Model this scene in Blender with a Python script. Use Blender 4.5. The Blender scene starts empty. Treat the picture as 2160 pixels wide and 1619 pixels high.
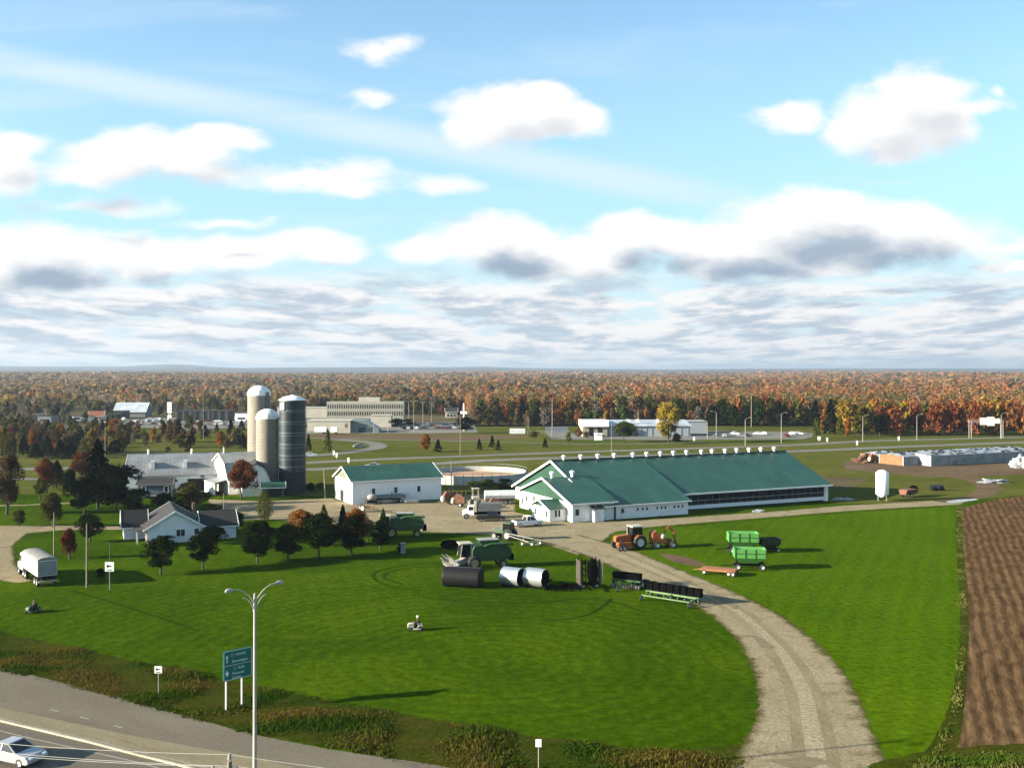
import bpy, bmesh, math, random
import numpy as np
from mathutils import Vector, Matrix, noise as mnoise
R=math.radians
random.seed(7); RNG=np.random.default_rng(7)
col=bpy.context.scene.collection
scn=bpy.context.scene
F=2100.0; HZ=783.0; CH=28.0
def P(px,py,z=0.0):
    D=F*(CH-z)/(py-HZ); return Vector(((px-1080)/F*D,D,z))
def XD(px,D,z=0.0): return Vector(((px-1080)/F*D,D,z))
# ---------------------------------------------------------------- materials
MATS={}
GS=.50
def newmat(name):
    m=bpy.data.materials.new(name); m.use_nodes=True
    nt=m.node_tree
    b=nt.nodes['Principled BSDF']
    MATS[name]=m
    return m,nt,b
def N(nt,t,**k):
    n=nt.nodes.new(t)
    for a,v in k.items(): setattr(n,a,v)
    return n
def L(nt,a,b): nt.links.new(a,b)
def ramp(nt,fac,stops):
    r=N(nt,'ShaderNodeValToRGB'); L(nt,fac,r.inputs[0])
    e=r.color_ramp.elements
    while len(e)>1: e.remove(e[-1])
    e[0].position=stops[0][0]; e[0].color=(*stops[0][1],1)
    for p,c in stops[1:]:
        x=e.new(p); x.color=(*c,1)
    return r.outputs[0]
def noise(nt,vec,scale,detail=4,rough=.6,dist=0):
    n=N(nt,'ShaderNodeTexNoise'); n.inputs['Scale'].default_value=scale; n.inputs['Detail'].default_value=detail
    n.inputs['Roughness'].default_value=rough; n.inputs['Distortion'].default_value=dist
    if vec is not None: L(nt,vec,n.inputs['Vector'])
    return n.outputs['Fac']
def objco(nt,scale=(1,1,1),rot=0):
    t=N(nt,'ShaderNodeTexCoord'); m=N(nt,'ShaderNodeMapping'); m.inputs['Scale'].default_value=scale; m.inputs['Rotation'].default_value=(0,0,rot)
    L(nt,t.outputs['Object'],m.inputs['Vector']); return m.outputs[0]
def worldco(nt,scale=(1,1,1),rot=0):
    t=N(nt,'ShaderNodeNewGeometry'); o=t.outputs['Position']
    for kw in (('Rotation',(0,0,rot)),('Scale',scale)):
        if kw[0]=='Rotation' and not rot: continue
        m=N(nt,'ShaderNodeMapping'); m.inputs[kw[0]].default_value=kw[1]; L(nt,o,m.inputs['Vector']); o=m.outputs[0]
    return o
def mixc(nt,f,a,b,mode='MIX'):
    m=N(nt,'ShaderNodeMix',data_type='RGBA',blend_type=mode)
    for i,v in ((0,f),(6,a),(7,b)):
        if hasattr(v,'node'): L(nt,v,m.inputs[i])
        else: m.inputs[i].default_value=v if i==0 else (*v,1)
    return m.outputs[2]
def math_(nt,op,a,b=None,c=None,clamp=False):
    m=N(nt,'ShaderNodeMath',operation=op,use_clamp=clamp)
    for i,v in enumerate((a,b,c)):
        if v is None: continue
        if hasattr(v,'node'): L(nt,v,m.inputs[i])
        else: m.inputs[i].default_value=v
    return m.outputs[0]
def bump(nt,b,h,strength=.3,dist=.05):
    n=N(nt,'ShaderNodeBump'); n.inputs['Strength'].default_value=strength; n.inputs['Distance'].default_value=dist
    L(nt,h,n.inputs['Height']); L(nt,n.outputs[0],b.inputs['Normal'])
def plain(name,c,rough=.6,metal=0,var=.25,scale=1.2,spec=.4,dirt=None):
    """painted / plain material with a little wear so that nothing is one flat colour"""
    m,nt,b=newmat(name)
    co=objco(nt)
    n=noise(nt,co,scale,5,.65)
    if min(c)<.5: c=tuple(x*.58 for x in c)
    lo=tuple(x*(1-var) for x in c); hi=tuple(min(.9,x*(1+var*.6)) for x in c)
    cc=ramp(nt,n,[(.3,lo),(.7,hi)])
    if dirt:
        n2=noise(nt,co,scale*2.7,6,.7); f=ramp(nt,n2,[(.5,(0,0,0)),(.68,(1,1,1))])
        cc=mixc(nt,f,cc,dirt)
    L(nt,cc,b.inputs['Base Color']); b.inputs['Roughness'].default_value=rough; b.inputs['Metallic'].default_value=metal
    b.inputs['Specular IOR Level'].default_value=spec
    return m
def siding(name,c,axis='z',pitch=.3,depth=.02,dirt=(.35,.33,.3),rough=.55):
    m,nt,b=newmat(name)
    sc={'z':(0,0,1/pitch),'x':(1/pitch,1/pitch,0)}[axis]
    co=objco(nt,sc)
    w=N(nt,'ShaderNodeTexWave'); w.wave_profile='SAW' if axis=='z' else 'SIN'; w.bands_direction='Z' if axis=='z' else 'X'
    w.inputs['Scale'].default_value=1/(6.2832)*3.14159*2/2 if False else .318
    L(nt,co,w.inputs['Vector'])
    bump(nt,b,w.outputs['Fac'],.5,depth)
    n=noise(nt,objco(nt,(.5,.5,1.5)),1.1,5,.65)
    cc=ramp(nt,n,[(.35,tuple(x*.86 for x in c)),(.7,c)])
    n2=noise(nt,objco(nt,(.3,.3,2.2)),.8,6,.7); f=ramp(nt,n2,[(.58,(0,0,0)),(.85,(.5,.5,.5))])
    cc=mixc(nt,f,cc,dirt)
    L(nt,cc,b.inputs['Base Color']); b.inputs['Roughness'].default_value=rough; b.inputs['Specular IOR Level'].default_value=.3
    return m
def metalroof(name,c,pitch=.9,c2=None,stain=.35,rough=.45):
    m,nt,b=newmat(name)
    c=tuple(x*.66 for x in c); c2=c2 and tuple(x*.66 for x in c2)
    w=N(nt,'ShaderNodeTexWave'); w.bands_direction='X'; w.inputs['Scale'].default_value=.314/pitch
    L(nt,objco(nt),w.inputs['Vector'])
    h=ramp(nt,w.outputs['Fac'],[(.85,(0,0,0)),(.95,(1,1,1))])
    bump(nt,b,h,.5,.04)
    n=noise(nt,objco(nt,(.12,.05,.3)),1.5,6,.7,.5)
    cc=ramp(nt,n,[(.3,tuple(x*(1-stain) for x in c)),(.7,c2 or tuple(x*1.15 for x in c))])
    n2=noise(nt,objco(nt,(1/pitch*.4,.1,.2)),1.0,3,.6)
    cc=mixc(nt,.35,cc,ramp(nt,n2,[(.3,(.35,.35,.35)),(.7,(.75,.75,.75))]),'OVERLAY')
    L(nt,cc,b.inputs['Base Color']); b.inputs['Roughness'].default_value=rough; b.inputs['Specular IOR Level'].default_value=.35
    return m
def leafmat(name,a,b_,trans=.25):
    m,nt,b=newmat(name); nt.nodes.remove(b)
    a=tuple(x*.62 for x in a); b_=tuple(x*.62 for x in b_)
    at=N(nt,'ShaderNodeAttribute',attribute_name='tint')
    oi=N(nt,'ShaderNodeObjectInfo')
    c=mixc(nt,at.outputs['Fac'],a,b_)
    hs=N(nt,'ShaderNodeHueSaturation'); L(nt,c,hs.inputs['Color'])
    hs.inputs['Hue'].default_value=.5
    v=math_(nt,'MULTIPLY_ADD',oi.outputs['Random'],.5,.75); L(nt,v,hs.inputs['Value'])
    h=math_(nt,'MULTIPLY_ADD',oi.outputs['Random'],.03,.485); L(nt,h,hs.inputs['Hue'])
    d=N(nt,'ShaderNodeBsdfDiffuse'); t=N(nt,'ShaderNodeBsdfTranslucent'); mx=N(nt,'ShaderNodeMixShader'); mx.inputs[0].default_value=trans
    L(nt,hs.outputs[0],d.inputs[0]); L(nt,hs.outputs[0],t.inputs[0]); L(nt,d.outputs[0],mx.inputs[1]); L(nt,t.outputs[0],mx.inputs[2])
    L(nt,mx.outputs[0],nt.nodes['Material Output'].inputs[0])
    return m
def edge_alpha(nt,b,scale=.9):
    at=N(nt,'ShaderNodeAttribute',attribute_name='edge')
    n=noise(nt,worldco(nt),scale,6,.75)
    s=math_(nt,'ADD',at.outputs['Fac'],math_(nt,'MULTIPLY_ADD',n,1.2,-1.1))
    L(nt,math_(nt,'GREATER_THAN',s,0.0),b.inputs['Alpha'])
def groundmat(name,cols,scale=.2,fine=3.,stretch=None,rot=0,stripes=None,fine_amt=.5,bmp=.3,edge=True,edge_scale=.9,patches=None,rough=.95,rim=None,rings=None):
    """cols: [(pos,colour)...] large-scale colour variation; fine: small-scale light/dark texture"""
    m,nt,b=newmat(name)
    cols=[(p,tuple(x*GS for x in k)) for p,k in cols]
    n=noise(nt,worldco(nt,stretch or (1,1,1),rot),scale,6,.62,.6)
    cc=ramp(nt,n,cols)
    f1=noise(nt,worldco(nt,stretch or (1,1,1),rot),fine,6,.75)
    cc=mixc(nt,fine_amt,cc,ramp(nt,f1,[(.3,(.12,.12,.12)),(.7,(.88,.88,.88))]),'OVERLAY')
    if stripes:
        ang,wid,amt=stripes[:3]; dst=stripes[3] if len(stripes)>3 else 7
        w=N(nt,'ShaderNodeTexWave'); w.bands_direction='X'; w.inputs['Scale'].default_value=.314/wid; w.inputs['Distortion'].default_value=dst; w.inputs['Detail'].default_value=3; w.inputs['Detail Scale'].default_value=.25
        L(nt,worldco(nt,(1,1,1),R(ang)),w.inputs['Vector'])
        cc=mixc(nt,amt,cc,ramp(nt,w.outputs['Fac'],[(.2,(.3,.3,.3)),(.8,(.7,.7,.7))]),'OVERLAY')
    if rings:
        cx,cy,wid,amt=rings
        m_=N(nt,'ShaderNodeMapping'); m_.inputs['Location'].default_value=(-cx,-cy,0); L(nt,worldco(nt),m_.inputs['Vector'])
        w=N(nt,'ShaderNodeTexWave'); w.wave_type='RINGS'; w.rings_direction='Z'; w.inputs['Scale'].default_value=.314/wid; w.inputs['Distortion'].default_value=5; w.inputs['Detail'].default_value=3; w.inputs['Detail Scale'].default_value=.12
        L(nt,m_.outputs[0],w.inputs['Vector'])
        cc=mixc(nt,amt,cc,ramp(nt,w.outputs['Fac'],[(.2,(.3,.3,.3)),(.8,(.7,.7,.7))]),'OVERLAY')
    if patches:
        for (sc,lo,hi,c,st) in patches:
            nn=noise(nt,worldco(nt,st or (1,1,1),rot),sc,5,.65,.4)
            cc=mixc(nt,ramp(nt,nn,[(lo,(0,0,0)),(hi,(.85,.85,.85))]),cc,tuple(x*GS for x in c))
    if rim:
        at=N(nt,'ShaderNodeAttribute',attribute_name='edge'); q=math_(nt,'ADD',at.outputs['Fac'],math_(nt,'MULTIPLY_ADD',noise(nt,worldco(nt),.5,5,.7),-1.6,.8))
        cc=mixc(nt,ramp(nt,q,[(.55,(1,1,1)),(.95,(0,0,0))]),cc,tuple(x*GS for x in rim))
    L(nt,cc,b.inputs['Base Color']); b.inputs['Roughness'].default_value=rough; b.inputs['Specular IOR Level'].default_value=.0 if rough>.78 else .2
    bump(nt,b,f1,bmp,.15)
    if edge: edge_alpha(nt,b,edge_scale)
    return m
# ---------------------------------------------------------------- mesh builder
class MB:
    def __init__(s): s.v=[]; s.f=[]; s.sm=[]
    def add(s,vs,fs,smooth=False):
        o=len(s.v); s.v+= [tuple(v) for v in vs]; s.f+= [tuple(i+o for i in f) for f in fs]; s.sm+= [smooth]*len(fs); return s
    def box(s,x0,x1,y0,y1,z0,z1,rz=0,piv=None):
        vs=[Vector(v) for v in [(x0,y0,z0),(x1,y0,z0),(x1,y1,z0),(x0,y1,z0),(x0,y0,z1),(x1,y0,z1),(x1,y1,z1),(x0,y1,z1)]]
        if rz:
            c=Vector(piv or ((x0+x1)/2,(y0+y1)/2,0)); M=Matrix.Rotation(rz,3,'Z'); vs=[M@(v-c)+c for v in vs]
        return s.add(vs,[(0,3,2,1),(4,5,6,7),(0,1,5,4),(1,2,6,5),(2,3,7,6),(3,0,4,7)])
    def bar(s,a,b,w,h=None):
        """rectangular bar from a to b"""
        a=Vector(a); b=Vector(b); h=h or w; d=(b-a).normalized(); up=Vector((0,0,1)) if abs(d.z)<.95 else Vector((1,0,0))
        x=d.cross(up).normalized()*w/2; y=x.cross(d).normalized()*h/2
        vs=[a-x-y,a+x-y,a+x+y,a-x+y,b-x-y,b+x-y,b+x+y,b-x+y]
        return s.add(vs,[(0,3,2,1),(4,5,6,7),(0,1,5,4),(1,2,6,5),(2,3,7,6),(3,0,4,7)])
    def cyl(s,a,b,r0,r1=None,n=12,caps=True,smooth=True):
        a=Vector(a); b=Vector(b); r1=r0 if r1 is None else r1; d=(b-a).normalized(); up=Vector((0,0,1)) if abs(d.z)<.95 else Vector((1,0,0))
        x=d.cross(up).normalized(); y=x.cross(d)
        vs=[a+(x*math.cos(t)+y*math.sin(t))*r0 for t in [6.28318*i/n for i in range(n)]]+[b+(x*math.cos(t)+y*math.sin(t))*r1 for t in [6.28318*i/n for i in range(n)]]
        s.add(vs,[(i,(i+1)%n,(i+1)%n+n,i+n) for i in range(n)],smooth)
        if caps: s.add(vs,[tuple(range(n-1,-1,-1)),tuple(range(n,2*n))])
        return s
    def tube(s,pts,rs,n=8):
        pts=[Vector(p) for p in pts]; 
        if not hasattr(rs,'__len__'): rs=[rs]*len(pts)
        vs=[]
        for i,p in enumerate(pts):
            d=(pts[min(i+1,len(pts)-1)]-pts[max(i-1,0)]).normalized(); up=Vector((0,0,1)) if abs(d.z)<.95 else Vector((1,0,0))
            x=d.cross(up).normalized(); y=x.cross(d)
            vs+=[p+(x*math.cos(t)+y*math.sin(t))*rs[i] for t in [6.28318*k/n for k in range(n)]]
        fs=[(i*n+k,i*n+(k+1)%n,(i+1)*n+(k+1)%n,(i+1)*n+k) for i in range(len(pts)-1) for k in range(n)]
        s.add(vs,fs,True); s.add(vs[:n],[tuple(range(n))]); s.add(vs[-n:],[tuple(range(n))]); return s
    def lathe(s,prof,axis='z',c=(0,0,0),n=24,smooth=True):
        """prof: [(r,h)...] revolved round an axis through c"""
        vs=[]
        for r,h in prof:
            for k in range(n):
                t=6.28318*k/n; a,b=r*math.cos(t),r*math.sin(t)
                vs.append(Vector(c)+Vector({'z':(a,b,h),'x':(h,a,b),'y':(a,h,b)}[axis]))
        return s.add(vs,[(i*n+k,i*n+(k+1)%n,(i+1)*n+(k+1)%n,(i+1)*n+k) for i in range(len(prof)-1) for k in range(n)],smooth)
    def prism(s,poly,axis,a,b):
        """poly: 2-D outline; extruded from a to b along axis (x: poly is y,z / y: poly is x,z / z: poly is x,y)"""
        f={'x':lambda p,t:(t,p[0],p[1]),'y':lambda p,t:(p[0],t,p[1]),'z':lambda p,t:(p[0],p[1],t)}[axis]
        n=len(poly); vs=[f(p,a) for p in poly]+[f(p,b) for p in poly]
        return s.add(vs,[tuple(range(n)),tuple(range(2*n-1,n-1,-1))]+[(i,i+n,(i+1)%n+n,(i+1)%n) for i in range(n)])
    def slab(s,quad,t):
        """a quad (4 points) given thickness t downwards along its normal"""
        q=[Vector(p) for p in quad]; nrm=(q[1]-q[0]).cross(q[3]-q[0]).normalized()
        if nrm.z<0: nrm=-nrm
        vs=q+[p-nrm*t for p in q]
        return s.add(vs,[(0,1,2,3),(7,6,5,4),(0,4,5,1),(1,5,6,2),(2,6,7,3),(3,7,4,0)])
    def sphere(s,c,r,n=12,m=8,sc=(1,1,1)):
        prof=[(math.sin(math.pi*i/m)*r+1e-4,-math.cos(math.pi*i/m)*r) for i in range(m+1)]
        o=len(s.v); s.lathe(prof,'z',(0,0,0),n)
        for i in range(o,len(s.v)):
            v=s.v[i]; s.v[i]=(v[0]*sc[0]+c[0],v[1]*sc[1]+c[1],v[2]*sc[2]+c[2])
        return s
    def build(s,name,mat,parent=None,bevel=0,recalc=True):
        me=bpy.data.meshes.new(name); me.from_pydata([tuple(v) for v in s.v],[],s.f)
        for p,k in zip(me.polygons,s.sm): p.use_smooth=k
        if recalc or bevel:
            bm=bmesh.new(); bm.from_mesh(me); bmesh.ops.recalc_face_normals(bm,faces=bm.faces)
            if bevel:
                bmesh.ops.remove_doubles(bm,verts=bm.verts,dist=1e-4)
                try: bmesh.ops.bevel(bm,geom=[e for e in bm.edges if len(e.link_faces)==2 and e.calc_face_angle(0)>.6],offset=bevel,segments=2,affect='EDGES',profile=.5)
                except Exception: pass
            bm.to_mesh(me); bm.free()
        me.materials.append(mat)
        o=bpy.data.objects.new(name,me); col.objects.link(o)
        if parent is not None: o.parent=parent
        return o
def T(name,label,cat,loc=(0,0,0),rz=0,group=None):
    o=bpy.data.objects.new(name,None); col.objects.link(o); o.location=loc; o.rotation_euler=(0,0,rz); o.empty_display_size=.3
    return tag(o,label,cat,group)
def tag(o,label,cat,group=None):
    o['label']=label; o['category']=cat
    if group: o['group']=group
    return o
CH_CACHE={}
def kids(o): return [c for c in bpy.data.objects if c.parent==o]
def dup(o,loc=None,rz=None,label=None,group=None,parent=None,scale=None,_k=None):
    if _k is None:
        _k={}
        for c in bpy.data.objects:
            if c.parent: _k.setdefault(c.parent.name,[]).append(c)
    c=o.copy(); col.objects.link(c); c.parent=parent
    if loc is not None: c.location=loc
    if rz is not None: c.rotation_euler=(0,0,rz)
    if scale is not None: c.scale=scale
    if label: c['label']=label
    if group: c['group']=group
    for ch in _k.get(o.name,[]): dup(ch,parent=c,_k=_k)
    return c
def sheet(name,pts,z,mat,edge=1.5,label=None,world=False):
    """ground sheet from pixel outline (points on the ground); an inset ring carries the ragged edge"""
    p=[Vector((q[0],q[1],0)) if world else P(*q) for q in pts]
    # densify
    out=[]
    for i in range(len(p)):
        a,b=p[i],p[(i+1)%len(p)]; n=max(1,int((b-a).length/ (edge*6+2)))
        n=min(n,60)
        for k in range(n): out.append(a.lerp(b,k/n))
    p=out; n=len(p)
    area=sum(p[i].x*p[(i+1)%n].y-p[(i+1)%n].x*p[i].y for i in range(n))/2
    sg=1 if area>0 else -1
    nor=[]
    for i in range(n):
        d=(p[(i+1)%n]-p[i-1]).normalized(); nor.append(Vector((-d.y,d.x,0))*sg)
    ins=[p[i]+nor[i]*edge for i in range(n)]
    outr=[p[i]-nor[i]*edge*.6 for i in range(n)]
    me=bpy.data.meshes.new(name)
    vs=[(v.x,v.y,z) for v in outr]+[(v.x,v.y,z) for v in ins]
    bm=bmesh.new(); bv=[bm.verts.new(v) for v in vs]
    for i in range(n):
        j=(i+1)%n
        try: bm.faces.new((bv[i],bv[j],bv[j+n],bv[i+n]))
        except ValueError: pass
    f=bm.faces.new([bv[i+n] for i in range(n)])
    bmesh.ops.triangulate(bm,faces=[f],quad_method='BEAUTY',ngon_method='EAR_CLIP')
    for f in bm.faces:
        f.normal_update()
        if f.normal.z<0: f.normal_flip()
    bm.to_mesh(me); bm.free()
    at=me.attributes.new('edge','FLOAT','POINT'); at.data.foreach_set('value',[0.]*n+[1.]*n)
    me.materials.append(mat)
    o=bpy.data.objects.new(name,me); col.objects.link(o); o['kind']='structure'
    return o
def strip(name,pts,w,z,mat,edge=.8,world=False):
    """road strip along a centre line; w width in metres (or list)"""
    p=[Vector((q[0],q[1],0)) if world else P(*q) for q in pts]
    ws=w if hasattr(w,'__len__') else [w]*len(p)
    # smooth resample
    q=[];qw=[]
    for i in range(len(p)-1):
        p0,p1,p2,p3=p[max(i-1,0)],p[i],p[i+1],p[min(i+2,len(p)-1)]
        for k in range(8):
            t=k/8; q.append(.5*((2*p1)+(-p0+p2)*t+(2*p0-5*p1+4*p2-p3)*t*t+(-p0+3*p1-3*p2+p3)*t**3)); qw.append(ws[i]*(1-t)+ws[i+1]*t)
    q.append(p[-1]); qw.append(ws[-1])
    vs=[];ed=[];fs=[]
    for i,c in enumerate(q):
        d=(q[min(i+1,len(q)-1)]-q[max(i-1,0)]).normalized(); nn=Vector((-d.y,d.x,0)); h=qw[i]/2
        for o_,e in ((-h-edge*.5,0),(-h+edge,1),(h-edge,1),(h+edge*.5,0)):
            v=c+nn*o_; vs.append((v.x,v.y,z)); ed.append(float(e))
    for i in range(len(q)-1):
        for k in range(3): a=i*4+k; fs.append((a,a+4,a+5,a+1))
    me=bpy.data.meshes.new(name); me.from_pydata(vs,[],fs)
    bm=bmesh.new(); bm.from_mesh(me)
    for f in bm.faces:
        f.normal_update()
        if f.normal.z<0: f.normal_flip()
    bm.to_mesh(me); bm.free()
    at=me.attributes.new('edge','FLOAT','POINT'); at.data.foreach_set('value',ed)
    me.materials.append(mat); o=bpy.data.objects.new(name,me); col.objects.link(o); o['kind']='structure'; return o
HAZE=.00009
# ================================================================ camera, light, sky
cam=bpy.data.cameras.new('camera'); co_=bpy.data.objects.new('camera',cam); col.objects.link(co_); scn.camera=co_
co_.location=(0,0,CH); co_.rotation_euler=(R(90),0,0)
cam.sensor_width=36; cam.lens=36*F/2160; cam.shift_y=-(1619/2-HZ)/2160; cam.clip_end=60000; cam.clip_start=.5
AZ,EL=R(14),R(16)
sd=Vector((math.cos(AZ)*math.cos(EL),math.sin(AZ)*math.cos(EL),-math.sin(EL)))
sl=bpy.data.lights.new('sun','SUN'); sl.energy=5.0; sl.angle=R(.5); sl.color=(1,.9,.74)
so=bpy.data.objects.new('sun',sl); col.objects.link(so); so.rotation_euler=sd.to_track_quat('-Z','Y').to_euler(); so.location=(-60,-20,80)
scn.view_settings.view_transform='Standard'; scn.view_settings.look='None'; scn.view_settings.exposure=2.1; scn.view_settings.gamma=1
scn.cycles.max_bounces=5; scn.cycles.transparent_max_bounces=12; scn.cycles.volume_bounces=0; scn.cycles.diffuse_bounces=2; scn.cycles.glossy_bounces=2
scn.cycles.use_denoising=True; scn.cycles.use_adaptive_sampling=True; scn.cycles.adaptive_threshold=.02
W=bpy.data.worlds.new('World'); scn.world=W; W.use_nodes=True
nt=W.node_tree; nt.nodes.clear()
out=N(nt,'ShaderNodeOutputWorld')
sky=N(nt,'ShaderNodeTexSky'); sky.sky_type='NISHITA'; sky.sun_disc=False; sky.sun_elevation=EL; sky.sun_rotation=math.atan2(-sd.x,-sd.y)%6.28318
sky.air_density=1; sky.dust_density=.5; sky.ozone_density=1.2; sky.altitude=100
tc=N(nt,'ShaderNodeTexCoord'); sx=N(nt,'ShaderNodeSeparateXYZ'); L(nt,tc.outputs['Generated'],sx.inputs[0])
X,Y,Z=sx.outputs
ay=math_(nt,'MAXIMUM',math_(nt,'ABSOLUTE',Y),.05)
u=math_(nt,'DIVIDE',X,ay); v=math_(nt,'DIVIDE',Z,ay)
uv=N(nt,'ShaderNodeCombineXYZ'); L(nt,u,uv.inputs[0]); L(nt,v,uv.inputs[1]); uv=uv.outputs[0]
# cloud layer as seen in perspective: position on a flat layer high above
zz=math_(nt,'ADD',math_(nt,'MAXIMUM',Z,0.0),.035)
cl=N(nt,'ShaderNodeCombineXYZ'); L(nt,math_(nt,'DIVIDE',X,zz),cl.inputs[0]); L(nt,math_(nt,'DIVIDE',Y,zz),cl.inputs[1]); cl=cl.outputs[0]
def vsc(nt,vec,s):
    m=N(nt,'ShaderNodeVectorMath',operation='MULTIPLY'); L(nt,vec,m.inputs[0]); m.inputs[1].default_value=s; return m.outputs[0]
CL=[(1060,240,120,62,1),(1140,212,78,42,1),(1205,250,78,40,1),(1000,275,80,36,.8),(1120,270,150,36,.9),
(1955,195,92,62,1),(1880,262,130,78,1),(1980,250,75,70,1),(1800,262,80,40,1),(1895,315,75,36,1),(2065,225,62,26,.55),(2105,190,20,22,.4),
(1655,238,72,34,.85),
(320,322,175,52,1.1),(220,358,115,40,1),(450,290,110,26,.85),(400,362,120,32,.8),(35,295,95,34,.8),(20,355,85,48,.85),
(660,362,190,32,.78),(760,392,95,24,.66),(935,380,95,28,.55),(800,98,95,26,.55),(772,200,46,22,.55),
(80,530,170,58,1.2),(330,535,165,48,1.1),(480,535,170,46,1.1),(650,512,120,34,1),(700,532,80,30,.9),(60,585,190,30,1),
(1050,505,150,46,1.1),(885,525,85,30,.75),(1180,540,220,46,1.1),(1365,490,130,48,1.2),(1560,510,170,52,1.2),(1720,465,190,58,1.2),(1880,500,230,66,1.1),(1650,552,270,38,1.2),
(220,432,170,18,.5),(480,462,110,12,.5),(2130,555,70,16,.8),(2130,500,90,22,.45)]
g=bpy.data.node_groups.new('cumulus','ShaderNodeTree')
g.interface.new_socket('v',in_out='INPUT',socket_type='NodeSocketVector'); g.interface.new_socket('d',in_out='OUTPUT',socket_type='NodeSocketFloat')
gi=N(g,'NodeGroupInput'); go=N(g,'NodeGroupOutput')
nv=N(g,'ShaderNodeTexNoise'); nv.inputs['Scale'].default_value=9; nv.inputs['Detail'].default_value=2.5; nv.inputs['Roughness'].default_value=.6
sv=vsc(g,gi.outputs[0],(1,1.7,1)); L(g,sv,nv.inputs['Vector'])
wv=N(g,'ShaderNodeVectorMath',operation='MULTIPLY_ADD'); L(g,nv.outputs['Color'],wv.inputs[0]); wv.inputs[1].default_value=(.07,.045,0)
sub=N(g,'ShaderNodeVectorMath',operation='SUBTRACT'); L(g,gi.outputs[0],sub.inputs[0]); sub.inputs[1].default_value=(.035,.0225,0); L(g,sub.outputs[0],wv.inputs[2])
d=None
for cx,cy,rx,ry,st in CL:
    a=N(g,'ShaderNodeVectorMath',operation='SUBTRACT'); L(g,wv.outputs[0],a.inputs[0]); a.inputs[1].default_value=((cx-1080)/F,(HZ-cy)/F,0)
    bq=N(g,'ShaderNodeVectorMath',operation='MULTIPLY'); L(g,a.outputs[0],bq.inputs[0]); bq.inputs[1].default_value=(F/rx/1.25,F/ry/1.25,0)
    ln=N(g,'ShaderNodeVectorMath',operation='LENGTH'); L(g,bq.outputs[0],ln.inputs[0])
    e=math_(g,'MULTIPLY_ADD',ln.outputs['Value'],-st,st)
    d=e if d is None else math_(g,'SMOOTH_MAX',d,e,.12)
nf=noise(g,sv,17,7,.66)
dd=math_(g,'ADD',d,math_(g,'MULTIPLY_ADD',nf,.95,-.475))
L(g,dd,go.inputs[0])
def cumulus(vec):
    n=N(nt,'ShaderNodeGroup'); n.node_tree=g; L(nt,vec,n.inputs[0]); return n.outputs[0]
d0=cumulus(uv)
of=N(nt,'ShaderNodeVectorMath',operation='ADD'); L(nt,uv,of.inputs[0]); of.inputs[1].default_value=(-.016,.032,0)
d1=cumulus(of.outputs[0])
def mapr(x,a,b,c=0.,d_=1.,t='SMOOTHSTEP'):
    m=N(nt,'ShaderNodeMapRange',interpolation_type=t); L(nt,x,m.inputs[0])
    for i,q in enumerate((a,b,c,d_)): m.inputs[i+1].default_value=q
    return m.outputs[0]
acum=mapr(d0,-.02,.50)
shade=mapr(d1,.12,.95)      # how much cloud lies sunward of here
low=mapr(v,.10,.21,1,.42)
shade=math_(nt,'MULTIPLY',shade,low)
# banked stratocumulus near the horizon
def layer(zoff,dx,det):
    z2=math_(nt,'ADD',math_(nt,'ADD',math_(nt,'MAXIMUM',Z,0.0),.070+zoff),0)
    q=N(nt,'ShaderNodeCombineXYZ'); L(nt,math_(nt,'DIVIDE',math_(nt,'ADD',X,dx),z2),q.inputs[0]); L(nt,math_(nt,'DIVIDE',Y,z2),q.inputs[1]); L(nt,q.inputs[2].links[0].from_socket,q.inputs[2]) if False else None
    return noise(nt,vsc(nt,q.outputs[0],(1.7,1.0,1)),.95,det,.64,.2)
bb=math_(nt,'ADD',layer(0,0,7),mapr(v,.0,.115,.07,-.03,'LINEAR'))
bank=mapr(bb,.36,.53)
bank=math_(nt,'MULTIPLY',bank,mapr(v,.075,.115,1,0))
bsh=mapr(layer(.011,-.006,5),.42,.60)
bsh=math_(nt,'MULTIPLY',bsh,.95)
# thin streaks
s1=noise(nt,vsc(nt,uv,(1.1,9,1)),1.6,4,.6,.8)
ln_=math_(nt,'ADD',math_(nt,'MULTIPLY',u,.19),v)      # the long diagonal streak
dist=math_(nt,'ABSOLUTE',math_(nt,'SUBTRACT',ln_,.2135))
streak=math_(nt,'MULTIPLY',mapr(dist,.002,.026,1,0),mapr(u,.1,.38,.85,.0))
streak=math_(nt,'MULTIPLY',streak,mapr(s1,.25,.6,.45,.9))
cir=math_(nt,'MULTIPLY',mapr(s1,.50,.75,0,.45),mapr(v,.05,.15,0,1))
thin=math_(nt,'MAXIMUM',streak,cir)
# colours (radiance, before exposure)
skyc=N(nt,'ShaderNodeVectorMath',operation='MULTIPLY'); L(nt,sky.outputs[0],skyc.inputs[0]); SKYT=(.85,1.02,1.1); skyc.inputs[1].default_value=SKYT
def C(*c): return tuple(x/1.8/.15 for x in c)      # wanted picture value -> sky value
base=skyc.outputs[0]
glow=mixc(nt,mapr(v,.02,.36,.95,.12,'LINEAR'),base,C(.52,.87,1.0))
glow=mixc(nt,mapr(v,.03,.16,.75,0),glow,C(.80,.92,.98))
c=mixc(nt,thin,glow,C(.80,.95,1.0))
bc=mixc(nt,bsh,C(1.04,1.02,1.0),C(.50,.60,.71))
c=mixc(nt,bank,c,bc)
cc=mixc(nt,shade,C(1.10,1.09,1.07),C(.36,.46,.58))
c=mixc(nt,acum,c,cc)
bg=N(nt,'ShaderNodeBackground'); L(nt,c,bg.inputs[0]); bg.inputs[1].default_value=.063
L(nt,bg.outputs[0],out.inputs[0])
W.cycles.sampling_method='MANUAL'; W.cycles.sample_map_resolution=512

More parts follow.
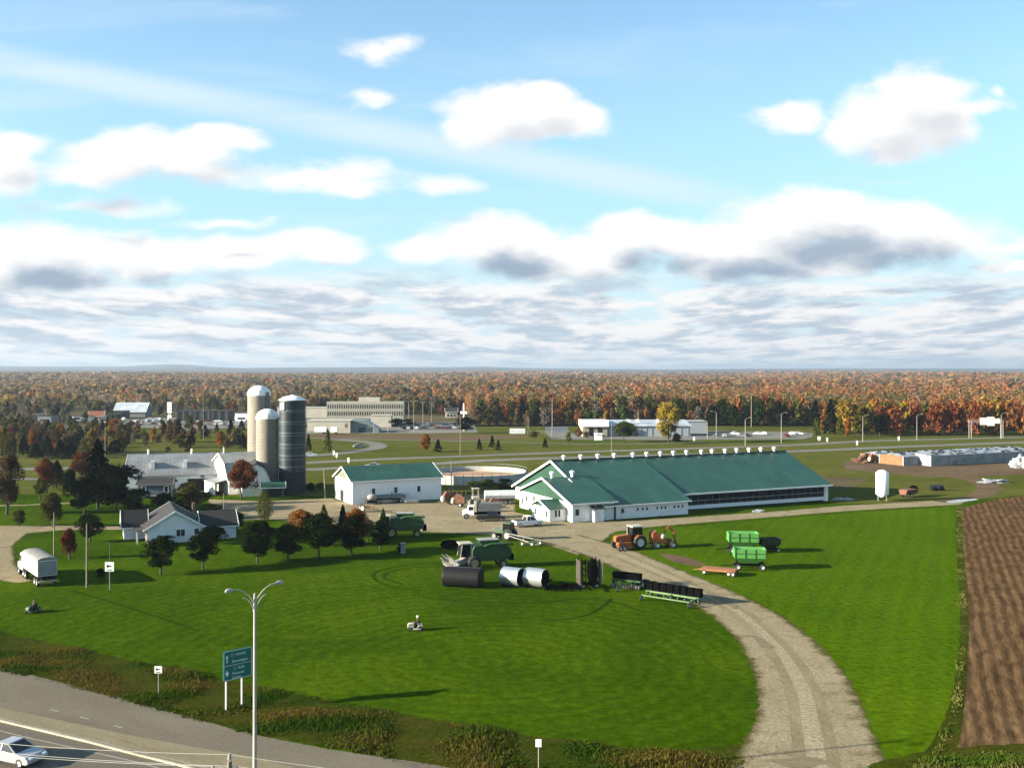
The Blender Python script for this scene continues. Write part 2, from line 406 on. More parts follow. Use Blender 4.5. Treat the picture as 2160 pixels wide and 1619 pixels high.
# ================================================================ ground
lawn=groundmat('lawn_grass',[(.28,(.034,.074,.002)),(.5,(.056,.112,.002)),(.72,(.092,.152,.003))],.045,1.2,fine_amt=.6,stripes=(-12,2.4,.08),rings=(-2,96,1.9,.16),edge=False,bmp=.35,
   patches=[(.11,.58,.8,(.105,.150,.008),(1,2.5,1)),(.05,.62,.75,(.085,.135,.005),(1,3.5,1)),(.30,.66,.8,(.024,.062,.002),None)])
field=groundmat('crop_green',[(.25,(.056,.122,.002)),(.5,(.082,.155,.003)),(.75,(.108,.185,.004))],.04,1.3,fine_amt=.65,stripes=(24,2.6,.12,4),bmp=.3,edge_scale=.8,
   patches=[(.09,.62,.85,(.12,.195,.006),(1,3,1))])
meadow=groundmat('meadow_grass',[(.25,(.085,.105,.016)),(.5,(.135,.145,.028)),(.75,(.19,.18,.05))],.03,.6,(.35,1,1),fine_amt=.5,edge_scale=.3,
   patches=[(.02,.55,.7,(.09,.14,.015),(.3,1,1)),(.035,.6,.75,(.20,.17,.08),(.3,1,1))])
brush=groundmat('dry_scrub',[(.25,(.10,.085,.045)),(.5,(.16,.13,.07)),(.75,(.20,.17,.10))],.05,.8,fine_amt=.6,edge_scale=.3)
verge=groundmat('rough_verge',[(.2,(.030,.052,.004)),(.5,(.062,.072,.008)),(.8,(.10,.088,.014))],.28,2.2,fine_amt=.75,bmp=.8,edge_scale=.55,
   patches=[(.35,.5,.68,(.06,.11,.006),(1,1.6,1)),(.5,.6,.72,(.10,.065,.025),None)])
gravel=groundmat('gravel',[(.2,(.36,.29,.175)),(.5,(.43,.355,.22)),(.8,(.51,.43,.275))],.16,3.2,fine_amt=.6,bmp=.5,edge_scale=.8,rim=(.13,.12,.04),
   patches=[(.13,.60,.80,(.27,.22,.14),(1,2.2,1)),(.4,.70,.85,(.22,.19,.13),(1,3,1))])
track=groundmat('wheel_track',[(.2,(.27,.215,.13)),(.5,(.36,.295,.18)),(.8,(.45,.375,.24))],.3,3,(3,.4,1),fine_amt=.5,bmp=.3,edge_scale=1.1,rot=0)
crown=groundmat('drive_crown',[(.2,(.40,.33,.205)),(.8,(.54,.46,.30))],.5,3,fine_amt=.7,bmp=.3,edge_scale=.9)
rut=groundmat('wet_rut',[(.2,(.25,.205,.13)),(.8,(.36,.30,.19))],.4,3,(1,3,1),fine_amt=.6,bmp=.3,edge_scale=1.6)
asphalt=groundmat('asphalt_worn',[(.2,(.20,.172,.128)),(.5,(.245,.212,.16)),(.8,(.30,.26,.20))],.07,2.5,(1,3.0,1),R(28.7),fine_amt=.35,bmp=.15,edge_scale=1.4,
   patches=[(.22,.60,.8,(.14,.125,.10),(.18,3.5,1))],rough=.8)
asphalt2=groundmat('asphalt_dark',[(.2,(.145,.122,.088)),(.8,(.21,.18,.13))],.07,2.5,(1,3.5,1),R(28.7),fine_amt=.35,bmp=.15,edge_scale=1.6,rough=.75)
concrete=groundmat('median_concrete',[(.2,(.29,.245,.155)),(.8,(.38,.33,.215))],.2,2.5,(1,3,1),R(28.7),fine_amt=.35,bmp=.15,edge_scale=1.8,
   patches=[(.3,.62,.75,(.22,.14,.08),(.3,3,1))])
farroad=groundmat('far_asphalt',[(.2,(.24,.235,.21)),(.8,(.33,.32,.28))],.05,.8,(.2,1,1),fine_amt=.3,edge_scale=.5)
dirt=groundmat('bare_dirt',[(.2,(.14,.095,.055)),(.5,(.20,.14,.085)),(.8,(.27,.205,.135))],.09,1.4,(.5,1,1),fine_amt=.6,edge_scale=.35,patches=[(.08,.6,.75,(.10,.12,.03),(.5,1,1))])
plow=groundmat('ploughed_soil',[(.2,(.120,.068,.030)),(.5,(.175,.105,.050)),(.8,(.24,.155,.080))],.05,1.1,(1,.22,1),R(22.6),fine_amt=.9,stripes=(22.6,1.2,.6,4),bmp=.8,edge_scale=.7,
   patches=[(.25,.62,.8,(.27,.19,.10),(1.4,.2,1)),(.05,.55,.75,(.10,.062,.03),(1,.5,1))])
curbm=plain('kerb_line',(.52,.47,.34),.8,var=.3,scale=.6)
white_paint=groundmat('road_paint',[(.2,(.40,.37,.28)),(.8,(.58,.55,.45))],.5,3,fine_amt=.3,edge_scale=3)
# one sheet to the horizon
gm=MB(); 
me=bpy.data.meshes.new('ground')
xs=[-30000,-8000,-2500,-800,-300,-100,0,100,300,800,2500,8000,30000]; ys=[-3000,-500,0,100,200,300,500,900,2000,5000,12000,30000]
gm.add([(x,y,0) for y in ys for x in xs],[(j*len(xs)+i,j*len(xs)+i+1,(j+1)*len(xs)+i+1,(j+1)*len(xs)+i) for j in range(len(ys)-1) for i in range(len(xs)-1)])
o=gm.build('ground',lawn); o['kind']='structure'
Z1=.01
sheet('meadow',[(-700,925),(-300,900),(640,897),(1000,897),(1500,893),(2160,893),(3000,895),(3000,1016),(2300,1030),(2090,1052),(1990,1062),(1770,1062),(1640,1050),(1300,1040),(1080,1048),(900,1040),(660,1046),(-700,1040)],Z1,meadow,4)
sheet('far_land',[(-2600,905),(-300,903),(640,900),(1000,896),(1500,893),(2160,893),(4200,893),(4200,790),(-2600,790)],Z1+.01,brush,4)
sheet('crop_field',[(1290,1124),(1380,1115),(1500,1105),(1640,1093),(1800,1080),(2030,1066),(2026,1200),(2033,1300),(2030,1400),(2018,1500),(1990,1572),(1950,1640),(1888,1700),(1850,1580),(1727,1382),(1660,1306),(1595,1268),(1500,1235),(1412,1209),(1326,1172),(1285,1146)],Z1,field,.8)
sheet('ploughed_field',[(2024,1072),(2100,1052),(2200,1040),(2700,1030),(3400,1300),(3400,2400),(2050,2400),(1960,1640),(1996,1575),(2020,1490),(2032,1400),(2036,1300),(2030,1200),(2024,1120)],Z1+.004,plow,.8)
strip('field_margin',[(2022,1066),(2022,1100),(2028,1200),(2034,1300),(2030,1400),(2018,1490),(1990,1575),(1950,1650),(1900,1720),(1850,1900)],[1.2,1.2,1.2,1.1,1.1,1.3,2,3,5,8],Z1+.008,verge,.35)
strip('field_margin',[(1880,1640),(2010,1608),(2160,1600),(2500,1600)],[5,5,6,7],Z1+.010,verge,.8)
sheet('rough_verge',[(-400,1262),(0,1335),(150,1362),(300,1395),(450,1425),(600,1455),(750,1483),(900,1512),(1100,1545),(1300,1570),(1450,1578),(1560,1565),(1590,1600),(1540,1650),(1500,2000),(1100,2000),(960,1650),(800,1592),(540,1548),(400,1512),(200,1458),(0,1407),(-400,1320)],Z1,verge,1.6)
sheet('gravel_yard',[(440,1052),(560,1056),(700,1050),(742,1062),(930,1054),(1000,1040),(1085,1040),(1092,1080),(1200,1101),(1300,1099),(1450,1090),(1640,1077),(1770,1066),(1990,1054),(2050,1050),(2030,1064),(1800,1077),(1640,1090),(1500,1101),(1380,1111),(1300,1122),(1278,1139),(1219,1172),(1130,1141),(1045,1128),(972,1125),(890,1122),(800,1112),(700,1112),(600,1098),(500,1090),(440,1080)],Z1+.004,gravel,.9)
strip('driveway',[(1170,1132),(1262,1158),(1345,1190),(1425,1225),(1500,1258),(1575,1300),(1640,1355),(1690,1430),(1713,1520),(1714,1619),(1700,1720),(1660,1900)],[10.4,9.6,9.2,9,8.8,8.6,8.8,9,9.4,11.4,16,26],Z1+.008,gravel,1.3)
strip('drive_crown',[(1300,1168),(1437,1227),(1552,1287),(1638,1362),(1692,1450),(1713,1540),(1725,1619)],2.6,Z1+.0105,crown,1.25)
strip('wheel_track',[(1290,1172),(1425,1229),(1540,1290),(1615,1360),(1665,1450),(1680,1540),(1690,1619)],1.1,Z1+.012,track,.3)
strip('wheel_track',[(1310,1164),(1450,1225),(1565,1284),(1660,1365),(1718,1450),(1745,1540),(1760,1619)],1.1,Z1+.012,track,.3)
sheet('bare_dirt',[(1600,1020),(1700,1000),(1840,1010),(1800,1030),(1700,1040)],Z1+.012,brush,3)
sheet('wet_rut',[(1478,1243),(1530,1258),(1562,1280),(1548,1284),(1505,1262)],Z1+.016,rut,.35)
sheet('wet_rut',[(1586,1340),(1618,1352),(1640,1368),(1604,1366)],Z1+.016,rut,.35)
sheet('wet_rut',[(1610,1602),(1700,1594),(1760,1606),(1690,1625)],Z1+.016,rut,.35)
sheet('dirt_patch',[(1385,1166),(1440,1172),(1492,1188),(1470,1196),(1420,1186)],Z1+.012,dirt,.6)
sheet('bare_dirt',[(1775,975),(1850,960),(2000,957),(2250,950),(2400,985),(2160,1000),(2060,1004),(1960,1006),(1870,998),(1780,990)],Z1+.01,dirt,2)
strip('dirt_track',[(1830,985),(1960,996),(2060,1012),(2085,1030),(2055,1048),(1980,1058)],[8,9,7,6,5,4],Z1+.014,dirt,1.2)
wat,ntw,bw=newmat('puddle_water'); bw.inputs['Base Color'].default_value=(.12,.13,.13,1); bw.inputs['Roughness'].default_value=.08
edge_alpha(ntw,bw,.9)
sheet('puddle',[(1992,1057),(2020,1053),(2056,1051),(2064,1054),(2030,1059),(2000,1061)],Z1+.022,wat,.8)
sheet('side_drive',[(-200,1112),(0,1108),(130,1107),(250,1108),(262,1117),(130,1118),(60,1124),(30,1150),(36,1190),(70,1225),(30,1230),(-60,1215),(-400,1240),(-600,1180)],Z1+.006,gravel,.8)
strip('farm_path',[(-300,1068),(0,1066),(90,1063),(160,1060)],2.4,Z1+.006,gravel,.5)
strip('farm_path',[(385,1110),(480,1098),(560,1093),(640,1092)],2.6,Z1+.009,gravel,.5)
# highway in the foreground
sheet('highway',[(-700,1255),(-300,1338),(0,1406),(200,1456),(400,1511),(540,1549),(700,1580),(900,1609),(1080,1640),(1400,1700),(1400,2600),(-1500,2600),(-1500,1300)],Z1+.012,asphalt,.35)
sheet('median_strip',[(-400,1395),(0,1491),(107,1514),(267,1548),(385,1570),(533,1595),(700,1640),(560,1650),(385,1613),(296,1591),(190,1564),(107,1545),(0,1519),(-400,1425)],Z1+.018,concrete,.2)
sheet('lower_lanes',[(-400,1432),(0,1528),(107,1553),(190,1572),(296,1600),(385,1624),(520,1665),(700,1720),(700,2600),(-1500,2600),(-1500,1300)],Z1+.018,asphalt2,.2)
def kerb(pts,w,h,z0,name):
    p=[P(*q) for q in pts]; m=MB()
    for a,b in zip(p[:-1],p[1:]):
        m.bar((a.x,a.y,z0+h/2),(b.x,b.y,z0+h/2),w,h)
    o=m.build(name,curbm); o['kind']='structure'
kerb([(-400,1427),(0,1520.5),(107,1546),(190,1566),(296,1594),(385,1616),(540,1662)],.20,.13,Z1,'kerb')
strip('lane_line',[(-400,1440),(0,1541),(107,1566),(190,1585),(296,1609),(420,1645)],.14,Z1+.022,white_paint,.03)
strip('lane_line',[(-400,1420),(0,1514),(107,1540),(190,1559),(296,1586),(400,1610),(540,1650)],.12,Z1+.022,white_paint,.03)
for i,(x,y) in enumerate([(114,1498),(178,1514),(248,1532)]):
    strip('lane_dash',[(x-9,y-2.2),(x+9,y+2.2)],.13,Z1+.016,white_paint,.02)
# far highways
for nm,pts,w in [('highway_lane',[(-700,990),(24,989),(154,987),(260,985),(480,988),(640,990),(780,983),(930,977),(1100,968),(1660,952),(1900,942),(2060,936),(2400,925)],8),
  ('highway_lane',[(640,976),(806,968),(1000,961),(1250,952),(1480,945),(1683,938),(1836,930),(2160,922),(2500,914)],7),
  ('exit_ramp',[(600,966),(640,962),(707,957),(782,947),(798,940),(782,933),(740,929),(690,925)],7),
  ('service_road',[(640,921),(707,925),(957,930),(1250,936),(1500,934)],3),
  ('access_road',[(27,1009),(72,1010),(110,1009)],5),('service_road',[(240,957),(380,955),(520,954)],3)]:
    strip(nm,pts,w,Z1+.03,farroad,1.0)
sheet('dirt_shoulder',[(640,915),(900,917),(1150,920),(1000,929),(800,926),(650,924)],Z1+.022,dirt,3)
sheet('parking_lot',[(840,891),(1000,889),(1010,912),(900,914),(640,914),(640,890)],Z1+.025,farroad,3)
sheet('parking_lot',[(255,884),(660,872),(700,884),(540,900),(400,907),(260,899)],Z1+.04,farroad,3)
sheet('parking_lot',[(30,899),(150,897),(200,905),(40,915)],Z1+.03,farroad,3)
sheet('far_lawn',[(1700,899),(1790,896),(1880,900),(1800,915),(1700,913)],Z1+.03,meadow,3)
sheet('paved_lot',[(1150,914),(1500,908),(1740,912),(1700,926),(1400,928),(1160,926)],Z1+.028,farroad,3)

tyre=groundmat('tyre_marks',[(.2,(.020,.055,.002)),(.8,(.032,.078,.003))],.3,2,fine_amt=.5,edge_scale=1.2)
for pts in [[(940,1188),(860,1192),(800,1203),(790,1220),(830,1238),(900,1246)],[(940,1193),(872,1197),(820,1206),(812,1219),(850,1232)],[(905,1262),(1100,1272),(1250,1262),(1360,1290)],[(1150,1310),(1240,1296),(1290,1262)],[(150,1245),(210,1262),(300,1290),(420,1330)]]:
    strip('tyre_mark',pts,.5,Z1+.017,tyre,.15)
# tufts of rough grass on the bank beside the road: nobody could count them
def tufts(name,regions,mat,seed,label):
    rg=np.random.default_rng(seed); Vs=[];Ts=[]
    for (pts,n,h0,h1) in regions:
        p=np.array([[P(*q).x,P(*q).y] for q in pts]); mn,mx=p.min(0),p.max(0); got=0
        while got<n:
            q=rg.uniform(mn,mx,(n*2,2)); ins=np.zeros(len(q),bool); j=len(p)-1
            for i in range(len(p)):
                cnd=((p[i,1]>q[:,1])!=(p[j,1]>q[:,1]))&(q[:,0]<(p[j,0]-p[i,0])*(q[:,1]-p[i,1])/(p[j,1]-p[i,1]+1e-12)+p[i,0]); ins^=cnd; j=i
            q=q[ins][:n-got]; got+=len(q); m=len(q)
            cl=np.array([mnoise.noise(Vector((x*.22,y*.22,seed))) for x,y in q]); h=(rg.uniform(h0,h1,m)*np.clip(.55+cl*1.6,.15,1.8))
            tint=np.clip(.5+np.array([mnoise.noise(Vector((x*.12,y*.3,seed+5))) for x,y in q])*1.5+rg.normal(0,.2,m),0,1)
            for k in range(6):
                a=rg.uniform(0,6.283,m); w=rg.uniform(.03,.09,m); ox=rg.normal(0,.16,m); oy=rg.normal(0,.16,m); le=rg.uniform(.1,.5,m)*h; la=rg.uniform(0,6.283,m); hh=h*rg.uniform(.5,1,m)
                bx=q[:,0]+ox; by=q[:,1]+oy; dx=np.cos(a)*w; dy=np.sin(a)*w; tx=bx+np.cos(la)*le; ty=by+np.sin(la)*le
                V=np.stack([np.stack([bx-dx,by-dy,0*h],1),np.stack([bx+dx,by+dy,0*h],1),np.stack([tx+dx*.3,ty+dy*.3,hh],1),np.stack([tx-dx*.3,ty-dy*.3,hh],1)],1).reshape(-1,3)
                Vs.append(V); Ts.append(np.repeat(tint,4))
    me=quadmesh(name,np.concatenate(Vs),np.concatenate(Ts),mat); o=bpy.data.objects.new(name,me); col.objects.link(o); o['kind']='stuff'; o['label']=label; o['category']='grass'
# ================================================================ trees
def leafy(name,seed,kind,nleaf,ls):
    """unit crown: about 1 wide, 1 tall (z 0..1), made of small leaf-sized faces; returns mesh"""
    rg=np.random.default_rng(seed)
    P_=[];T_=[]
    if kind=='round' or kind=='oval' or kind=='open':
        nl={'round':34,'oval':30,'open':20}[kind]
        for i in range(nl):
            # lobes spread through the crown volume, fuller low down
            z=rg.uniform(.10,.90); prof=math.sin(math.pi*min(1,max(0,(z*.93+.10))))**.62
            if kind=='oval': prof*=.82
            r=prof*rg.uniform(.05,.41); a=rg.uniform(0,6.283)
            c=np.array([r*math.cos(a),r*math.sin(a),z]); rad=rg.uniform(.09,.17) if kind!='open' else rg.uniform(.07,.13)
            n=int(nleaf/nl)
            d=rg.normal(size=(n,3)); d/=np.linalg.norm(d,axis=1)[:,None]
            p=c+d*rad*rg.uniform(.55,1.12,size=(n,1))
            P_.append(p); T_.append(np.clip(rg.normal(rg.uniform(.2,.8),.22,n),0,1))
    elif kind=='cone':
        n=nleaf; z=rg.uniform(0,1,n)**.85; tier=(z*9)%1
        a=rg.uniform(0,6.283,n); lump=1+.18*np.sin(a*5+np.floor(z*9)*2.1)
        r=(1-z)**.85*.5*(1.0-.38*tier)*lump*rg.uniform(.45,1.05,n)+.01
        P_.append(np.stack([r*np.cos(a),r*np.sin(a),z*.97+.01],1)); T_.append(np.clip(rg.normal(.5,.25,n),0,1))
    elif kind=='column':
        n=nleaf; z=rg.uniform(0,1,n); a=rg.uniform(0,6.283,n)
        prof=np.sin(np.pi*np.clip(z*.85+.12,0,1))**.5*(1+.2*np.sin(a*3+z*14)+.12*np.sin(a*7-z*23))
        r=prof*.42*rg.uniform(.5,1.1,n); P_.append(np.stack([r*np.cos(a),r*np.sin(a),z],1)); T_.append(np.clip(rg.normal(.5,.25,n),0,1))
    p=np.concatenate(P_); t=np.concatenate(T_); n=len(p)
    nr=rg.normal(size=(n,3)); nr+= (p-np.array([0,0,.45]))*2.2; nr/=np.linalg.norm(nr,axis=1)[:,None]
    tx=np.cross(nr,rg.normal(size=(n,3))); tx/=np.linalg.norm(tx,axis=1)[:,None]; ty=np.cross(nr,tx)
    s=ls*rg.uniform(.5,1.25,size=(n,1))
    V=np.concatenate([p-tx*s,p-ty*s*.7,p+tx*s,p+ty*s*.7]).reshape(4,n,3).transpose(1,0,2).reshape(-1,3)
    return V,np.repeat(t,4)
def quadmesh(name,V,t,mat):
    n=len(V)//4; me=bpy.data.meshes.new(name); me.vertices.add(len(V)); me.vertices.foreach_set('co',V.astype(np.float32).ravel())
    me.loops.add(len(V)); me.loops.foreach_set('vertex_index',np.arange(len(V),dtype=np.int32)); me.polygons.add(n)
    me.polygons.foreach_set('loop_start',np.arange(0,len(V),4,dtype=np.int32)); me.polygons.foreach_set('loop_total',np.full(n,4,dtype=np.int32))
    me.update(calc_edges=True)
    if t is not None:
        at=me.attributes.new('tint','FLOAT','POINT'); at.data.foreach_set('value',t.astype(np.float32))
    me.materials.append(mat); return me
LM={'dark':leafmat('leaf_dark_green',(.006,.014,.003),(.020,.038,.006),.15),'spruce':leafmat('needle_dark',(.003,.007,.003),(.009,.018,.006),.05),
 'olive':leafmat('leaf_olive',(.055,.060,.012),(.12,.115,.022)),'green':leafmat('leaf_mid_green',(.045,.075,.012),(.095,.13,.020)),
 'orange':leafmat('leaf_orange',(.22,.075,.014),(.40,.165,.030)),'yellow':leafmat('leaf_yellow',(.22,.145,.016),(.40,.27,.035)),
 'rust':leafmat('leaf_rust',(.17,.055,.018),(.32,.125,.040)),'brown':leafmat('leaf_brown',(.09,.060,.030),(.19,.125,.065)),
 'red':leafmat('leaf_red_brown',(.10,.028,.010),(.20,.065,.022)),'grey':leafmat('bare_twigs',(.10,.085,.065),(.19,.165,.13),.1)}
bark=plain('bark',(.075,.058,.042),.9,var=.5,scale=6)
CROWN={}
for kd,nl,ls in (('round',7600,.0255),('oval',6800,.0255),('open',2600,.021),('cone',4200,.027),('column',3400,.027)):
    for k in range(3):
        V,t=leafy(kd,11*k+len(kd),kd,nl,ls); CROWN[kd,k]=quadmesh('crown',V,t,LM['dark'])
        V,t=leafy(kd,5+11*k+len(kd),kd,int(nl*.11),ls*2.5); CROWN[kd+'_far',k]=quadmesh('crown',V,t,LM['dark'])
def trunk_mesh(seed,conifer=False):
    """unit trunk 1 tall with limbs reaching into the crown"""
    rg=random.Random(seed); m=MB()
    pts=[(rg.uniform(-.01,.01)*i,rg.uniform(-.01,.01)*i,i/6*.92) for i in range(7)]
    m.tube(pts,[.028,.024,.020,.016,.012,.008,.003],8)
    if not conifer:
        for k in range(9):
            z=rg.uniform(.28,.72); a=rg.uniform(0,6.283); l=rg.uniform(.14,.32)
            m.tube([(0,0,z),(l*.5*math.cos(a),l*.5*math.sin(a),z+l*.45),(l*math.cos(a),l*math.sin(a),z+l*.8)],[.011,.007,.002],5)
    return m
TR=[]
for k in range(3):
    for cf in (False,True):
        o=trunk_mesh(k,cf).build('trunk',bark,recalc=False); TR.append(o.data); bpy.data.objects.remove(o)
def setmat(o,m):
    o.material_slots[0].link='OBJECT'; o.material_slots[0].material=m
_ti=[0]
def tree(px,py,wpx,hpx,kind,color,label,cat='tree',name=None,group=None,crown=None,D=None,far=False,trunk=True,top=None):
    """base at pixel (px,py) on the ground; crown width and whole height given as seen in the picture"""
    _ti[0]+=1; k=_ti[0]%3
    b=P(px,py) if D is None else XD(px,D)
    s=b.y/F; w=wpx*s*(1.12 if kind!='cone' else 1.25); h=hpx*s*1.04; rz=random.uniform(0,6.28)
    c0={'cone':.06,'column':.06,'round':.20,'oval':.14,'open':.2}[kind] if crown is None else crown
    nm=name or {'cone':'conifer','column':'columnar_tree'}.get(kind,'broadleaf_tree')
    if far:
        m=CROWN[kind+'_far',k]; o=bpy.data.objects.new(nm,m); col.objects.link(o); setmat(o,LM[color])
        o.location=(b.x,b.y,h*c0*.4); o.rotation_euler=(0,0,rz); o.scale=(w,w,h*(1-c0*.4)); return tag(o,label,cat,group)
    t=T(nm,label,cat,b,rz,group)
    cr=bpy.data.objects.new('crown',CROWN[kind,k]); col.objects.link(cr); cr.parent=t; setmat(cr,LM[color])
    cr.location=(0,0,h*c0); cr.scale=(w*1.02,w*1.02,h*(1-c0))
    if trunk:
        tk=bpy.data.objects.new('trunk',TR[k*2+(1 if kind in('cone',) else 0)]); col.objects.link(tk); tk.parent=t
        r=max(.8,min(1.3,6/h)); tk.scale=(h*r,h*r,h*.95); tk.location=(0,0,-.02)
    return t
# the row along the lawn
G='small trees in a row along the farm lawn'
for a in [(339,1211,62,77,'round','dark','small dark green tree in front of the bungalow gable'),
 (428,1200,64,77,'round','dark','small dark green tree in front of the bungalow right wing'),
 (543,1187,70,84,'round','dark','dark green lawn tree just right of the bungalow, third in the row'),
 (607,1182,70,76,'round','dark','broad dark lawn tree standing below the orange maple'),
 (672,1179,76,92,'round','dark','largest dark lawn tree, below the pale green larch'),
 (741,1170,62,80,'round','dark','dark lawn tree right below the orange yellow maple'),
 (802,1161,46,62,'oval','dark','last dark lawn tree in the row, in front of the green combine')]:
    tree(a[0],a[1],a[2]*1.12,*a[3:],group=G,crown=.19)
for a in [(632,1132,58,56,'round','orange','orange maple behind the row of dark lawn trees'),
 (655,1132,48,46,'round','dark','dark shrubby tree right beside the orange maple'),
 (752,1140,56,66,'round','orange','orange yellow maple between the dark spruce and the combine'),
 (147,1178,42,62,'oval','red','red brown young tree beside the parked grain truck'),
 (190,1142,60,56,'round','dark','dark rounded tree by the drive left of the bungalow'),
 (558,1097,34,56,'column','olive','upright olive green tree on the verge of the gravel yard'),
 (683,1150,44,84,'cone','olive','pale green larch rising behind the lawn trees'),
 (723,1148,34,82,'cone','spruce','narrow dark spruce left of the orange yellow maple'),
 (808,1135,30,62,'cone','green','bright green young conifer at the front of the combine'),
 (556,1148,24,50,'cone','spruce','small dark conifer behind the third lawn tree'),
 (702,1152,38,44,'round','dark','dark bush at the foot of the narrow spruce'),
 (776,1142,44,46,'round','brown','brownish bush right of the orange yellow maple'),
 (508,1053,66,80,'round','red','rust red maple in front of the white gambrel barn'),
 (404,1078,74,58,'round','olive','yellow green bushy tree in front of the long gambrel barn'),
 (440,1094,66,30,'round','dark','low dark bush beside the yellow green tree'),
 (348,1078,56,38,'round','dark','dark green bush in front of the blue grey cottage'),
 (245,1080,112,96,'round','spruce','huge black green tree left of the blue grey cottage'),
 (206,1072,80,142,'cone','spruce','tall dark spruce rising above its neighbours'),
 (178,1092,78,84,'round','spruce','broad dark tree at the foot of the tall spruce'),
 (286,1092,64,60,'round','spruce','black green tree directly behind the bungalow'),
 (120,1030,48,58,'cone','spruce','dark conifer right against the orange maple on the left'),
 (97,1034,50,66,'oval','red','orange red maple left of a dark conifer by the far drive'),
 (172,1010,46,54,'round','red','orange red maple left of the tall spruce'),
 (148,1040,40,50,'round','spruce','dark rounded tree between the two red maples'),
 (84,1055,30,46,'round','olive','olive bushy tree beside the brown shed roof'),
 (15,1085,62,120,'round','brown','tall half bare tree with a visible trunk at the left edge'),
 (12,1010,40,110,'open','olive','thin leafy olive tree at the far left edge'),
 (112,1112,58,72,'oval','olive','olive brown tree beside the left utility pole'),
 (40,1110,30,36,'oval','olive','small olive shrub tree on the left lawn'),
 (212,1222,22,24,'round','spruce','round dark bush beside the white roadside board'),
 (445,1146,66,36,'round','spruce','dark shrubs under the bungalow right wing'),
 (345,1150,50,20,'round','spruce','low dark shrub against the bungalow gable wall'),
 (500,1120,44,40,'round','dark','dark hedge bush right of the bungalow'),
 (560,1135,50,24,'round','dark','low dark green bush on the lawn behind the third tree'),
 (842,1166,12,20,'round','dark','round dark shrub beside the small white transformer box'),
 (1000,1034,34,20,'round','green','leafy bush behind the rusty balers'),(1030,1033,36,22,'round','olive','olive bush behind the white tank trailer'),(1062,1036,40,26,'round','dark','dark leafy bush left of the big barn gable'),
 (655,1040,26,22,'round','dark','low dark bush right of the dark silo'),(676,1036,24,18,'round','olive','olive bush between the dark silo and the leaning pole'),(380,1092,44,36,'round','spruce','black green bush behind the bungalow roof peak')]:
    tree(*a)
# middle distance
for i,a in enumerate([(24,965,26,50,'oval','olive','olive tree at the left edge beyond the highway'),(27,962,16,34,'cone','spruce','small dark conifer far left beyond the highway'),
 (48,952,20,32,'cone','spruce','dark slim conifer left of the big black pair'),(76,968,34,34,'cone','spruce','dark conifer, left one of the black group'),(100,966,34,46,'cone','spruce','tallest dark conifer of the black group'),
 (128,968,34,40,'cone','spruce','dark conifer right of the black group'),(150,966,30,34,'cone','spruce','dark conifer at the right end of the black group'),
 (68,948,26,44,'oval','orange','orange brown tree behind the black conifers'),(118,948,30,46,'oval','brown','brown tree rising behind the black conifers'),(160,945,34,42,'oval','brown','brown orange tree behind the right black conifer'),
 (194,958,28,54,'oval','yellow','yellow orange leaning tree near the tall spruce'),(241,962,30,32,'round','spruce','round dark tree right of the tall pale pole'),(232,925,22,28,'oval','yellow','yellow tree behind the tall pale pole'),
 (262,937,14,20,'oval','orange','small orange tree on the left meadow'),(398,954,16,36,'cone','spruce','slim dark conifer behind the long barn roof'),(355,955,14,14,'round','olive','small olive bush behind the long barn roof'),
 (464,945,26,36,'oval','orange','thin orange tree left of the tall silo'),(478,948,16,26,'oval','brown','brown bushy tree left of the tall silo'),(513,947,20,34,'cone','spruce','dark conifer at the foot of the tall silo'),
 (651,952,15,36,'cone','spruce','slim dark conifer right of the dark silo'),(691,952,20,46,'cone','olive','thin olive larch by the exit ramp'),(898,952,26,36,'oval','orange','bare orange tree left of the dark conifer on the meadow'),
 (924,954,20,27,'cone','spruce','dark conifer beside the orange tree on the meadow'),(1011,949,13,24,'cone','spruce','small dark conifer left of a close pair'),(1038,944,14,26,'cone','spruce','taller conifer of the close pair'),
 (1051,950,14,22,'cone','spruce','shorter conifer of the close pair'),(1150,944,13,20,'cone','spruce','small dark conifer behind the green roof gable'),
 (984,914,46,34,'round','spruce','dark spreading tree beside the parking lot'),(1316,932,58,42,'round','green','round green tree before the long white building'),(1410,935,58,84,'oval','yellow','tall yellow tree before the long white building'),
 (1427,936,26,22,'round','dark','dark bush at the foot of the yellow tree'),(1222,922,20,20,'round','red','small red bush left of the white building front'),(1236,925,14,14,'round','olive','green shrub by the lot entrance'),
 (1126,925,26,16,'round','olive','low green bush left of the fenced lot'),(838,905,34,22,'round','spruce','dark shrubbery at the office building entrance'),(862,900,30,16,'round','spruce','dark shrubbery right of the office building'),
 (1723,925,20,44,'oval','green','green tree at the edge of the far field'),(1788,922,18,42,'oval','orange','orange tree at the front of the forest edge'),(1772,920,20,40,'oval','olive','olive tree left of the front orange tree'),
 (1855,920,46,44,'round','spruce','dark green round tree in front of the yellow trees'),(1200,932,16,20,'oval','olive','small olive tree near the fenced lot'),(640,905,20,28,'oval','olive','olive tree behind the dark silo')]):
    tree(*a,far=a[2]<22)
